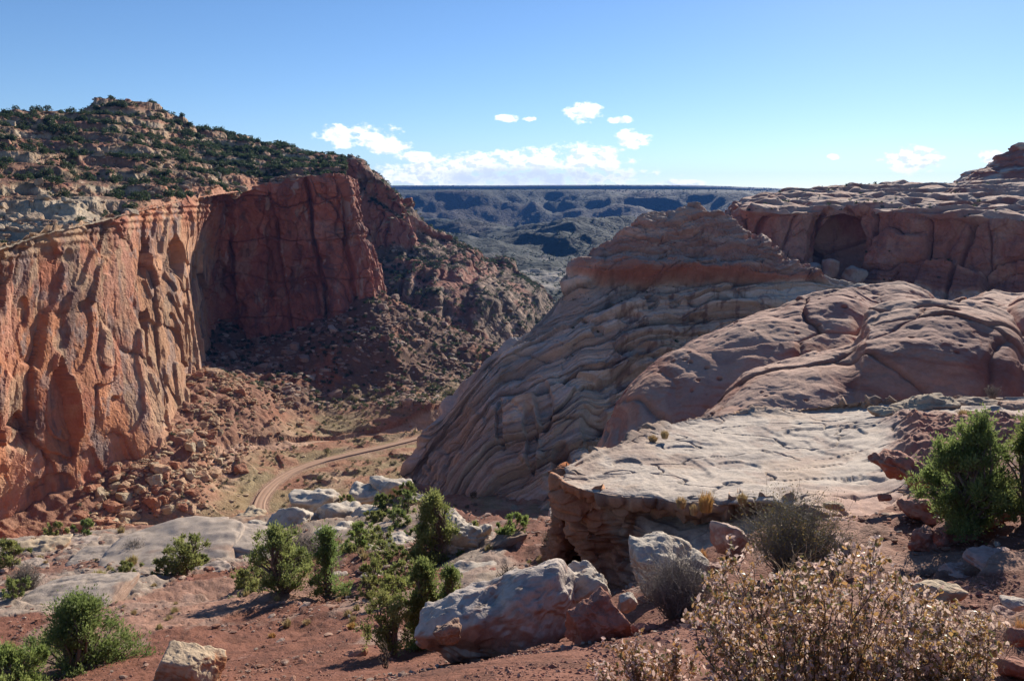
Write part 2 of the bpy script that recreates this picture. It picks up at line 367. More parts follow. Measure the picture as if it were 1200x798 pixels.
    c = mixc(c, cream, sstep(v + .06 * n1, .12, .05) * (1 - alc) * sstep(px, 150, 60) * .9)
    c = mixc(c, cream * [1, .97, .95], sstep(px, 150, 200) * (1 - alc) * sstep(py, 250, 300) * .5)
    c = mixc(c, varn, sstep(n2 + .6 * n3 + .4 * n1, .2, .6) * .75); c = mixc(c, cream, sstep(fbm(P * [1, 1, .5], 14, 3, .6, 18) + .3 * n1, .3, .5) * .5 * (1 - alc))
    c = mixc(c, grey, sstep(fbm(P, 10, 4, .6, 16) + .3 * n2, .35, .6) * .6)
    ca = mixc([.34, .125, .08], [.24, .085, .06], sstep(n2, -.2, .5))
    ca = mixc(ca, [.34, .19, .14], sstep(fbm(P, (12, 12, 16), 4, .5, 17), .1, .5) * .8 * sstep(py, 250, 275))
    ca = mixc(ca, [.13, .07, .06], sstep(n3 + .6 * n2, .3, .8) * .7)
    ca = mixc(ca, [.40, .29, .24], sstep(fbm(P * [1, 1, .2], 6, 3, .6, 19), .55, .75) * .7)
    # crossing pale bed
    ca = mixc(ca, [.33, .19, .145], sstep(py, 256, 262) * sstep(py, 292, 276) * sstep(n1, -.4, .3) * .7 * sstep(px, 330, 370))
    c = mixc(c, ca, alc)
    c = c * (1 - .2 * crk[:, None])
    c *= (.85 + .3 * r[:, 3:4]) * (.9 + .2 * rb[:, 3:4])
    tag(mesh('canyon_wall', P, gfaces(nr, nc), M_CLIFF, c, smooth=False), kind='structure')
canyon_wall()

# ================================================================== MESA SLOPES ABOVE THE WALL
BOULD = []     # (P, size, kind)
TREES = []     # (P, height, kind)
def surf_scatter(P, w, n, rs, jit=.5):
    w = np.clip(w, 0, None); idx = rs.choice(len(P), n, p=w / w.sum()); return P[idx] + rs.normal(size=(n, 3)) * [jit, jit, 0], idx
def terrace(z, step, k=.78):
    q = z / step; i = np.floor(q); f = q - i; return (i + sstep(f, k, 1.)) * step
def mesa_slope():
    cs = [-150, -60, 0, 60, 120, 180, 240, 300, 350, 404]
    RIM = [(335,176),(305,208),(288,240),(269,267),(256,301),(241,352),(228,425),(219,518),(209,525),(204,555)]
    M1 = [(285,215),(258,250),(246,285),(236,312),(230,345),(219,395),(210,465),(204,545),(200,556),(198,580)]
    M2 = [(235,260),(215,300),(205,335),(200,365),(198,395),(194,440),(193,515),(191,580),(192,595),(195,610)]
    M3 = [(180,330),(170,370),(165,405),(162,440),(160,470),(162,510),(173,580),(177,625),(185,650),(192,665)]
    SK = [(138,420),(139,450),(142,480),(140,520),(134,560),(138,590),(160,640),(168,680),(181,710),(190,720)]
    S2 = [(200,620),(200,640),(200,660),(200,700),(200,740),(200,760),(210,780),(210,800),(220,820),(225,840)]
    R = [[un(c, y + 3, Y) for c, (y, Y) in zip(cs, RIM)]]
    for row in (RIM, M1, M2, M3, SK, S2): R.append([un(c, y, Y + (3 if row is RIM else 0)) for c, (y, Y) in zip(cs, row)])
    nr, nc = 460, 620
    G = loft(R, nr, nc); P = G.reshape(-1, 3).copy(); v = np.repeat(np.linspace(0, 1, nr), nc)
    env = sstep(v, .07, .13); px, py = proj(P)
    sky = sstep(v, .95, .8)
    h = 5.5 * fbm(P * [1, 1, 0], 55, 4, .5, 21) + 1.2 * ridged(P * [1, 1, 0], 14, 3, .5, 22)
    # caprock knobs on the skyline
    for kx, kY, kw, kh in ((118, 560, 9, 8), (140, 555, 17, 7), (188, 590, 10, 7), (218, 600, 6, 6), (70, 520, 6, 3), (250, 640, 8, 3), (330, 700, 8, 4), (285, 690, 13, 5), (300, 695, 26, 3), (45, 505, 2.0, 5), (102, 545, 8, 3), (90, 300, 8, 3)):
        c0 = un(kx, 150, kY); r2 = ((P[:, 0] - c0[0]) / kw) ** 2 + ((P[:, 1] - kY) / (kw * 1.4)) ** 2; h += kh * np.exp(-r2 ** 2)
    z0 = P[:, 2] + env * h
    zt = terrace(z0 + 1.3 * fbm(P, 22, 3, seed=23), 7.5, .62); zt2 = terrace(z0 + .8 * fbm(P, 12, 3, seed=24), 3.2, .55)
    z1 = z0 + env * sky * (.55 * (zt - z0) + .3 * (zt2 - z0)) + .35 * fbm(P, 3, 3, .6, 25)
    P[:, 2] = z1
    riser = sstep((z0 / 7.5) % 1, .6, .7)
    G = P.reshape(nr, nc, 3); N = gnorm(G).reshape(-1, 3); steep = 1 - np.abs(N[:, 2])
    f1, f2, r, off = cells(P * [1, 1, 1.3], 5.5, 26)
    bl = sstep(steep, .25, .6) * env; P = P + N * np.sign(N[:, 2:3]) * (bl * ((r[:, 0] - .4) * 1.6 - .9 * np.exp(-((f2 - f1) / .08) ** 2)))[:, None]
    red = np.array([.30, .115, .07]); tan = np.array([.38, .26, .17]); soil = np.array([.22, .11, .07]); cream = np.array([.44, .35, .25])
    band = fbm(P * [.15, .15, 1], 6, 3, .5, 27)
    c = mixc(soil, tan, sstep(steep, .2, .5)); c = mixc(c, red, sstep(band, .05, .4) * .65); c = mixc(c, cream, sstep(-band, .1, .4) * sstep(steep, .15, .45) * .8)
    c = mixc(c, [.12, .11, .06], sstep(fbm(P, 12, 4, .6, 28), -.1, .5) * .55 * (1 - sstep(steep, .3, .6)))
    c = mixc(c, cream * .95, (1 - sstep(v, .17, .26)) * sstep(px, 180, 90)); c = mixc(c, [.42, .2, .12], (1 - sstep(v, .15, .22)) * sstep(px, 130, 200))
    tag(mesh('mesa_slope', P, gfaces(nr, nc), M_MESA, c), kind='structure')
    rs = np.random.default_rng(3)
    vis = (px > -30) & (px < 420) & (v < .97) & (v > .085) & (py < 310)
    dens = vis * np.clip(fbm(P, 45, 3, .5, 29) + .55 + .9 * sstep(py, 215, 165), .05, 2) * (1 - .8 * sstep(steep, .3, .6)) * (P[:, 1] ** 2 / 2e5)
    dens = dens * (.12 + sstep(fbm(P, 14, 2, .5, 291), -.15, .25)); B, idx = surf_scatter(P, dens, 6000, rs); TREES.append((B - [0, 0, .2], (.9 + rs.gamma(2.2, .62, 6000)).clip(0, 4.5), 'mesa'))
    dens = vis * (np.abs(band) < .4) * (.15 + sstep(steep, .2, .5) + 1.2 * (v < .24)) * sstep(fbm(P, 30, 3, .5, 30), -.3, .4)
    B, idx = surf_scatter(P, dens, 2200, rs); BOULD.append((B, rs.gamma(2, .42, 2200) + .35, 'mesa', mixc([.36, .22, .15], tan, rs.random(2200)) * rs.uniform(.7, 1.1, (2200, 1))))
mesa_slope()

# ================================================================== BACK RIDGE
def back_ridge():
    C = [
     [(300,172,760),(300,195,750),(300,240,740),(300,300,720),(300,350,640),(300,400,560)],
     [(355,177,745),(355,196,738),(358,238,730),(362,300,710),(370,350,640),(380,405,560)],
     [(398,182,735),(402,208,728),(406,238,718),(412,300,700),(425,350,635),(440,400,560)],
     [(428,193,730),(432,222,722),(435,240,715),(440,298,698),(455,350,640),(470,410,560)],
     [(450,208,728),(456,236,720),(459,252,714),(463,298,700),(485,350,640),(500,415,565)],
     [(470,228,735),(478,248,728),(482,262,722),(484,298,704),(515,350,640),(530,420,575)],
     [(482,245,760),(489,262,750),(494,278,738),(505,302,710),(545,350,650),(560,420,585)],
     [(520,276,800),(528,287,780),(538,298,760),(555,322,720),(580,360,655),(590,420,600)],
     [(565,298,830),(572,305,810),(580,315,790),(592,338,745),(610,372,680),(615,425,625)],
     [(605,318,850),(615,328,830),(622,338,810),(628,356,770),(635,385,710),(640,430,650)],
     [(640,345,860),(650,356,845),(655,366,830),(660,380,790),(665,400,740),(670,440,680)]]
    C = [[(a, b2, Y * 1.12) for a, b2, Y in col_] for col_ in C]
    K = [[un(*C[c][0]) + [0, 160, -30] for c in range(len(C))]] + [[un(*C[c][r]) for c in range(len(C))] for r in range(6)]
    nr, nc = 330, 430
    G = loft(K, nr, nc); P = G.reshape(-1, 3).copy(); N = gnorm(G).reshape(-1, 3)
    if N[len(N) // 2, 1] > 0: N = -N
    px, py = proj(P); z = P[:, 2]; steep = 1 - np.abs(N[:, 2]); cl = sstep(steep, .38, .55)
    W = P + 5 * fbm(P, 20, 3, seed=31)[:, None]
    f1, f2, r, off = cells(W, (20, 20, 40), 31); f1b, f2b, rb, offb = cells(W, (8, 8, 14), 32)
    d = cl * ((r[:, 0] - .5) * 11 + (rb[:, 0] - .5) * 5 - 3 * np.exp(-((f2 - f1) / .07) ** 2)) + 6 * fbm(P * [1, 1, .3], 45, 2, seed=33) + .8 * fbm(P, 8, 3, .6, 34)
    # gullies down the slopes and a lower cliff band
    gul = ridged(P * [1, .25, .1], 38, 3, .5, 35); d -= (1 - cl) * 6 * sstep(gul, .5, 1.3)
    zb = z + 5 * fbm(P, 60, 2, seed=36)
    low = sstep(zb, -58, -60) * sstep(zb, -84, -78)
    d += (1 - cl) * (5.5 * sstep(zb, -57, -60) + (r[:, 0] - .5) * 3.5 * low)
    P = P + N * d[:, None]
    red = np.array([.33, .125, .08]); tan = np.array([.42, .27, .19]); soil = np.array([.15, .095, .065])
    n1 = fbm(P, 25, 4, .55, 37)
    c = mixc(red, tan, sstep(n1 + .3 * fbm(P * [1, 1, .2], 8, 3), .0, .5) * .7); c = mixc(soil, c, np.clip(cl + low * sstep(n1, -.5, 0), 0, 1))
    c = mixc(c, tan * 1.1, (1 - cl) * (1 - low) * sstep(fbm(P, 10, 4, .7, 38), .15, .6) * .8); c = mixc(c, red * .9, (1 - cl) * sstep(fbm(P, 40, 3, .5, 39), .1, .4) * .7)
    dk = sstep(z, 14, 17) * sstep(z, 24, 21); c = mixc(c, [.1, .08, .05], dk * .6)
    tag(mesh('back_ridge', P, gfaces(nr, nc), M_MESA, c, smooth=False), kind='structure')
    rs = np.random.default_rng(8); N2 = gnorm(P.reshape(nr, nc, 3)).reshape(-1, 3); st2 = 1 - np.abs(N2[:, 2])
    vis = (px > 380) & (py < 400); dens = vis * (1.01 - sstep(st2, .36, .5)) * np.clip(fbm(P, 60, 3, .5, 40) + .6, .05, 2)
    B, _ = surf_scatter(P, dens, 2600, rs, 1.); TREES.append((B - [0, 0, .3], rs.uniform(1.3, 3.8, 2600), 'ridge'))
    B, _ = surf_scatter(P, vis * (1.01 - sstep(st2, .36, .5)) * 1., 1100, rs, 1.); BOULD.append((B, rs.gamma(2, .6, 1100) + .5, 'ridge', np.array([.36, .26, .19]) * rs.uniform(.6, 1.2, (1100, 1))))
back_ridge()

# ================================================================== VALLEY: floor, talus, wash, road
VP = [unz(*p) for p in ((60,650,-112),(110,625,-112),(150,615,-113),(200,575,-109),(215,520,-100),(240,470,-94),(252,438,-87),(300,458,-99),(340,475,-110),(372,490,-117),
      (250,500,-103),(300,520,-114),(250,565,-117),(280,572,-119),(170,620,-116),(240,620,-119),(320,590,-120),(300,640,-120),(380,620,-120),(350,540,-120),(420,520,-120),(490,510,-120),(450,540,-119.5),(430,570,-119),(520,500,-120),
      (400,505,-119),(420,488,-116),(470,470,-111),(500,474,-110),(520,480,-113),(540,470,-116),(380,500,-119),(350,500,-117),
      (300,430,-99),(350,440,-104),(400,440,-104),(450,400,-88),(500,400,-94),(480,430,-104),(540,425,-107),(380,478,-114),(430,466,-114),(500,455,-113),(545,445,-113),(560,480,-118))]
VP += [un(*p) for p in ((250,412,500),(300,400,522),(345,388,526),(390,372,530),(430,352,540),(448,344,556),(470,355,562),(500,371,562),(540,388,564),(572,401,568),(600,420,575))]
VP += [np.array(p, float) for p in ((-80,700,-125),(-20,700,-130),(60,700,-135),(60,560,-120),(120,450,-115),(-220,520,-70),(-100,230,-118),(0,230,-118),(-60,620,-118),(10,620,-122),(150,300,-118),(60,300,-119),(-250,300,-90))]
VP = np.array(VP)
def rbf(PTS, smooth=0.):
    X = PTS[:, :2]; D = np.linalg.norm(X[:, None] - X[None], axis=2); n = len(X)
    A = np.zeros((n + 3, n + 3)); A[:n, :n] = D - smooth * np.eye(n); A[:n, n] = 1; A[:n, n + 1:] = X; A[n, :n] = 1; A[n + 1:, :n] = X.T
    w = np.linalg.solve(A, np.concatenate([PTS[:, 2], np.zeros(3)]))
    def f(q):
        def g(s):
            d = np.sqrt((s[:, 0:1] - X[None, :, 0]) ** 2 + (s[:, 1:2] - X[None, :, 1]) ** 2); return d @ w[:n] + w[n] + s @ w[n + 1:]
        return np.concatenate(list(POOL.map(g, [q[i:i + 16384] for i in range(0, len(q), 16384)])))
    return f
vf = rbf(VP, .5)
ROAD = [(560,495),(520,506),(490,514),(450,524),(410,533),(370,543),(340,555),(318,570),(305,588),(305,604),(318,618),(345,632)]
WASH = [(560,488),(510,499),(470,508),(420,513),(370,521),(330,530),(290,542),(262,560),(262,566)]
def path_pts(L, z): return crv(np.array([unz(a, c, z)[:2] for a, c in L]), 160)
road_c = path_pts(ROAD, -120); wash_c = path_pts(WASH, -120.5)
def pdist(Q, C):
    g = lambda q: np.sqrt(((q[:, 0:1] - C[None, :, 0]) ** 2 + (q[:, 1:2] - C[None, :, 1]) ** 2).min(1))
    return np.concatenate(list(POOL.map(g, [Q[i:i + 16384] for i in range(0, len(Q), 16384)])))
def valley_h(Q):
    """Q (N,2) -> height, road distance, wash distance, slope weight"""
    z = vf(Q); P3 = np.c_[Q, np.zeros(len(Q))]
    rd = np.full(len(Q), 99.); wdm = rd.copy(); near = (Q[:, 1] < 430) & (Q[:, 0] > -160) & (Q[:, 0] < 60)
    rd[near] = pdist(Q[near], road_c); wdm[near] = pdist(Q[near], wash_c)
    hi = sstep(z, -119, -108)
    n = hi * (2.6 * fbm(P3, 22, 4, .5, 41) + 1.3 * ridged(P3, 9, 3, .5, 42)) + .5 * fbm(P3, 9, 4, .5, 43)
    z = z + n * sstep(rd, 3, 9)
    bank = sstep(fbm(P3, 18, 2, seed=44) + .3, -.1, .2)
    z = z - 2.4 * sstep(wdm + 2.5 * fbm(P3, 12, 3, .5, 441), 5.5, 4.6) * (1 - sstep(rd, 6, 4)) + 1.2 * sstep(fbm(P3, 26, 3, .5, 442), .0, .12) * (1 - hi) * sstep(rd, 5, 9)
    zr = -119.6; t = sstep(rd, 8.5, 3.6); z = z * (1 - t) + (zr - .3 + 0 * z) * t
    return z, rd, wdm, hi
def valley():
    nr, nc = 520, 620
    Ys = np.geomspace(205, 720, nr); pxs = np.linspace(-60, 780, nc)
    X = (pxs - CX) / F * 1.05
    YY, XX = np.meshgrid(Ys, X, indexing='ij'); Q = np.stack([(XX * YY).ravel(), YY.ravel()], 1)
    z, rd, wdm, hi = valley_h(Q); P = np.c_[Q, z]; px, py = proj(P)
    soil = np.array([.36, .19, .115]); tan = np.array([.40, .27, .17]); rub = np.array([.21, .115, .075]); grass = np.array([.25, .20, .10]); roadc = np.array([.46, .29, .20]); red = np.array([.28, .11, .06])
    n1 = fbm(P, 16, 4, .55, 45)
    c = mixc(soil, tan, sstep(n1, -.2, .4)); c = mixc(c, [.24, .10, .06], (1 - hi) * sstep(fbm(P, 11, 3, .5, 443), .15, .3) * .6); c = mixc(c, grass, sstep(fbm(P, 20, 4, .6, 46), -.1, .3) * (1 - hi) * .7)
    mound = sstep(py, 515, 505) * (px > 370); c = mixc(c, [.30, .23, .13], mound * (1 - hi * .6) * sstep(n1, -.5, .1) * .8)
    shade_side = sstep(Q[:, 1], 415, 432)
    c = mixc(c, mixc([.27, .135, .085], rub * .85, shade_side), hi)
    c = mixc(c, red, hi * sstep(fbm(P, 30, 3, .5, 47), .15, .45) * .7)
    c = mixc(c, roadc, sstep(wdm, 5, 3.5) * .8); c = mixc(c, red, sstep(wdm, 4.2, 5.2) * sstep(wdm, 7.5, 5.6) * sstep(px, 300, 360) * .8)
    c = mixc(c, roadc * .75, sstep(rd, 4.5, 3))
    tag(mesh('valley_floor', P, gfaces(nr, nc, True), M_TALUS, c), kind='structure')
    # road ribbon with a graded crown, two worn wheel tracks and low shoulders
    n = 260; C = crv(np.array([unz(a, c_, -120)[:2] for a, c_ in ROAD]), n); T = np.gradient(C, axis=0); T /= np.linalg.norm(T, axis=1)[:, None]; S = np.stack([-T[:, 1], T[:, 0]], 1)
    offs = .68 * np.array([-3.6, -3.2, -2.6, -2.0, -1.4, -.8, 0, .8, 1.4, 2.0, 2.6, 3.2, 3.6]); hz = np.array([-.5, .22, .3, .1, .12, .2, .24, .2, .1, .12, .3, .22, -.5])
    wob = .35 * fbm(np.c_[C, np.zeros(n)], 8, 2, seed=48)
    V = C[:, None] + S[:, None] * (offs[None, :, None] * (1 + .35 * wob[:, None, None])); Z = -119.6 + hz[None] + 0 * wob[:, None]
    V = np.concatenate([V, Z[..., None]], 2).reshape(-1, 3); cc = np.tile(np.array([.8, .85, .8, 1.08, 1.08, .9, .9, .9, 1.08, 1.08, .8, .85, .8])[:, None] * np.array([.43, .275, .19]), (n, 1))
    tag(mesh('road', V, gfaces(n, 13, True), M_ROAD, cc), kind='structure')
    rs = np.random.default_rng(4)
    # boulders: sunlit talus, shaded talus, valley
    sun_t = hi * (Q[:, 1] < 425) * (px > 90) * (py > 428) * (px < 400) * sstep(px, 385, 330)
    area = Q[:, 1] ** 2
    B, _ = surf_scatter(P, sun_t * area * (.15 + sstep(fbm(P, 25, 3, .5, 49), -.2, .4)), 3200, rs, .6); BOULD.append((B, rs.gamma(2, .42, 3200) + .3, 'sunny', mixc([.34, .16, .09], [.46, .35, .22], rs.random(3200)) * rs.uniform(.75, 1.1, (3200, 1))))
    ft = hi * (px > 60) * (px < 240) * (py > 520) * area
    B, _ = surf_scatter(P, ft * sstep(z, -106, -112), 260, rs, .6); BOULD.append((B, rs.gamma(3, .42, 260) + .5, 'sunny', mixc([.40, .2, .12], [.46, .35, .22], rs.random(260))))
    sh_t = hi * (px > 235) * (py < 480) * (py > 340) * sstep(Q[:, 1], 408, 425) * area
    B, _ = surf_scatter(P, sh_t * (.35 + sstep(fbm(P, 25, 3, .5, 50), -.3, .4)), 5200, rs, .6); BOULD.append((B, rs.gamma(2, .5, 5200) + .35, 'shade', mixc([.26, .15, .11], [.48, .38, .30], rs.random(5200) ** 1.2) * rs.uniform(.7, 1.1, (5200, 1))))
    B, _ = surf_scatter(P, sh_t * (.3 + sstep(fbm(P, 30, 3, .5, 51), -.2, .4)), 2000, rs, .6); TREES.append((B - [0, 0, .2], rs.uniform(.9, 2.6, 2000), 'talus'))
    B, _ = surf_scatter(P, sun_t * area, 260, rs, .6); TREES.append((B - [0, 0, .2], rs.uniform(.6, 1.7, 260), 'talus'))
    fl = (1 - hi) * (rd > 7) * (px > 240) * (px < 560) * (py > 450) * (py < 640) * area
    B, _ = surf_scatter(P, fl * (wdm > 5) * (.25 + sstep(fbm(P, 14, 3, .5, 52), 0, .4)), 700, rs, .6); TREES.append((B, rs.uniform(.4, 1.4, 700), 'flat'))
    B, _ = surf_scatter(P, fl * (wdm > 5) * ((py < 478) + .08 + 2 * ((py > 455) & (py < 470))), 110, rs, .6); TREES.append((B, rs.uniform(1.3, 2.9, 110), 'flat'))
    B, _ = surf_scatter(P, fl, 160, rs, .6); BOULD.append((B, rs.gamma(2, .25, 160) + .2, 'sunny', mixc([.38, .2, .12], [.46, .35, .22], rs.random(160))))
valley()

# ================================================================== SLICKROCK DOME (centre)
def dome():
    pxs = [474, 520, 560, 600, 640, 680, 720, 760, 800, 840, 880, 920, 960, 1010, 1060]
    T = [[(563,330),(566,328),(569,326),(573,324),(578,321),(592,316)],
         [(482,343),(507,337),(531,330),(553,324),(577,318),(605,312)],
         [(430,350),(466,340),(501,330),(536,321),(572,313),(618,305)],
         [(394,362),(440,346),(480,332),(520,320),(567,310),(628,298)],
         [(356,374),(410,352),(455,335),(505,320),(562,308),(638,292)],
         [(310,386),(352,364),(402,348),(462,330),(534,312),(640,294)],
         [(286,390),(338,368),(385,352),(442,334),(524,316),(640,300)],
         [(262,395),(338,369),(378,356),(432,340),(524,322),(640,308)],
         [(254,400),(338,371),(375,360),(430,347),(524,332),(640,318)],
         [(257,400),(338,371),(368,362),(420,352),(524,337),(640,322)],
         [(281,392),(336,371),(362,362),(410,352),(520,337),(640,322)],
         [(306,386),(338,371),(360,363),(402,353),(500,337),(640,322)],
         [(324,380),(342,372),(364,363),(398,354),(500,340),(640,322)],
         [(336,376),(350,370),(368,362),(400,354),(500,340),(640,322)],
         [(345,372),(356,366),(372,360),(405,352),(500,340),(640,322)]]
    K = [[un(x, c[0][0], c[0][1]) + [25 if x < 700 else 0, 70, -45] for x, c in zip(pxs, T)], [un(x, c[0][0], c[0][1]) + [6 if x < 700 else 0, 22, -7] for x, c in zip(pxs, T)]] + [[un(x, *c[r]) for x, c in zip(pxs, T)] for r in range(6)]
    nr, nc = 520, 620
    G = loft(K, nr, nc); P = G.reshape(-1, 3).copy(); N = gnorm(G).reshape(-1, 3)
    if N[len(N) // 2, 1] > 0: N = -N
    px, py = proj(P); z = P[:, 2].copy(); x = P[:, 0]
    cap = sstep(z + 2.0 * fbm(P, 30, 2, seed=61), -37.5, -35.5) * sstep(px, 655, 690)
    # inclined beds: dip changes across the dome
    dip = .75 * sstep(x, 60, -20) + .12
    s = z - np.interp(x, [-80, -40, -5, 30, 70, 110, 200], [-95, -52, -19, 0, 8, 10, 10]) - .12 * (P[:, 1] - 340) + 6 * fbm(P, 70, 2, .45, 62) + .5 * fbm(P, 14, 2, .5, 63)
    n1 = fbm(P, 22, 3, .5, 64); n2 = fbm(P, 35, 3, .5, 65)
    def beds(s, w, k, sd):
        q = s / w; i = np.floor(q).astype(int); f = q - i; r_ = CELLR[PERM[(i + sd) & 255], 1]; rn = CELLR[PERM[(i + 1 + sd) & 255], 1]
        e = sstep(f, .9, 1.); return r_ * (1 - e) + rn * e, 1 - np.abs(2 * f - 1) ** k
    s2 = s + 3.0 * fbm(np.c_[s, x * .03, s * 0], 13, 2, .5, 78)
    rA, big = beds(s2, 10.5, 9, 3); rB, mid = beds(s2 + 1.5 * n2, 3.6, 6, 11); rC, sm = beds(s2 + .5 * n1, 1.15, 4, 29)
    lat = fbm(np.c_[x, P[:, 1], s * 4], 20, 2, .5, 79)
    d = (rA - .5) * 6.5 + (big - 1) * 2.6 + ((rB - .5) * 2.6 + (mid - 1) * 1.5) * (.75 + .6 * lat) + (rC - .5) * .7 + (sm - 1) * .2 + 2.4 * lat
    bA = cells(np.c_[x + 2 * n1, P[:, 1], s2 * 1.0], (38, 38, 5.6), 601); bB = cells(np.c_[x, P[:, 1], s2 + .6 * n2], (15, 15, 1.9), 602)
    ck = np.exp(-((bA[1] - bA[0]) / .05) ** 2); d += (bA[2][:, 0] - .5) * 3.4 - .8 * ck + (bB[2][:, 0] - .5) * 1.2 - .3 * np.exp(-((bB[1] - bB[0]) / .07) ** 2)
    # rounded knobs breaking the beds on the left toe
    f1, f2, r, off = cells(P + 3 * n1[:, None], (9, 9, 12), 66); toe = sstep(py, 400, 470) * sstep(px, 730, 620)
    d += toe * ((r[:, 0] - .3) * 2.6 * sstep(f2 - f1, 0, .35) - 1.2 * sstep(.1, 0, 1) * 0)
    d += 5 * fbm(P * [1, 1, .8], 52, 2, .4, 67) * sstep(py, 330, 420)
    # vertical walls with dark undercut, lower right
    und = sstep(px, 670, 720) * sstep(py, 425, 440) * sstep(px, 900, 840); d -= und * 7; 
    for cx, cy, rx, ry, dep in ((680,450,30,10,4),(735,372,16,7,4),(700,385,9,6,4),(790,352,9,8,3),(745,410,26,8,5),(640,480,10,30,4),(625,520,8,40,4),(850,352,14,6,3),(820,372,16,5,4),(660,560,14,44,6),(700,500,20,30,4),(590,500,5,32,3),(762,352,9,10,4),(720,352,12,7,3)):
        e = ((px + 4 * n1 - cx) / rx) ** 2 + ((py + 3 * n2 - cy) / ry) ** 2; d -= dep * sstep(1 - e, 0, .5)
    # capping red beds: flat ledges
    zc = z - .1 * x + 3.5 * fbm(P, 30, 3, .5, 68); led = (zc / 5.2) % 1; led2 = (zc / 1.7) % 1
    dc = 1.3 * sstep(led, .0, .2) * sstep(led, 1, .9) * (1 + 2 * n1) + .5 * sstep(led2, 0, .3) + 4.0 * fbm(P, 26, 3, .45, 69) + (cells(P, (9, 9, 5), 70)[2][:, 0] - .5) * 1.6
    lip = sstep(z, -38, -35) * sstep(z, -27, -33); dc += 5.5 * lip * sstep(px, 900, 860)
    bC = cells(np.c_[x, P[:, 1], zc], (17, 17, 3.4), 603); ckc = np.exp(-((bC[1] - bC[0]) / .05) ** 2); dc += (bC[2][:, 1] - .5) * 2.6 - .7 * ckc + (bB[2][:, 0] - .5) * .7
    d = d * (1.1 * (1 - cap)) + dc * cap
    P = P + N * d[:, None] + np.c_[np.zeros((len(P), 2)), .4 * fbm(P, 4, 3, .6, 71)]
    white = np.array([.50, .42, .34]); tan = np.array([.38, .28, .20]); redd = np.array([.30, .14, .10]); stain = np.array([.17, .105, .085])
    bedc = fbm(np.c_[s, s * .3, P[:, 0] * .02], 2.2, 4, .6, 72)
    c = mixc(white, tan, sstep(bedc, -.15, .45) * .75); c = mixc(c, tan * .8, sstep(fbm(P, 30, 4, .5, 73), 0, .5) * .5)
    st = sstep(fbm(P * [1, 1, .14], 4, 4, .6, 74), .05, .5) * sstep(px, 690, 740) * sstep(py, 320, 335) * sstep(px, 940, 880); c = mixc(c, stain, st * .75)
    c = mixc(c, [.33, .2, .12], und * sstep(bedc, -.2, .4) * .6)
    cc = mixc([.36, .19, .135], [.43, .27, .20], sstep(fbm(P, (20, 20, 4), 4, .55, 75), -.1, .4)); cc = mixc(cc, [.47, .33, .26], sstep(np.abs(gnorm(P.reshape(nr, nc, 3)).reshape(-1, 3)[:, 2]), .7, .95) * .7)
    cc = mixc(cc, [.36, .13, .07], sstep(z, -33, -36) * .8)
    c = mixc(c, cc, cap)
    c *= (.84 + .24 * rB[:, None]) * (.9 + .2 * bA[2][:, 2:3]) * (1 - .3 * ck[:, None])
    tag(mesh('slickrock_dome', P, gfaces(nr, nc), M_DOME, c, smooth=False), kind='structure')
    rs = np.random.default_rng(9); B, _ = surf_scatter(P, ((px > 660) & (px < 960) & (py > 335) & (py < 420)) * (np.abs(d) > 0) * sstep(-d, 1.5, 4.), 40, rs, .4); TREES.append((B, rs.uniform(.5, 1.6, 40), 'dome'))
dome()

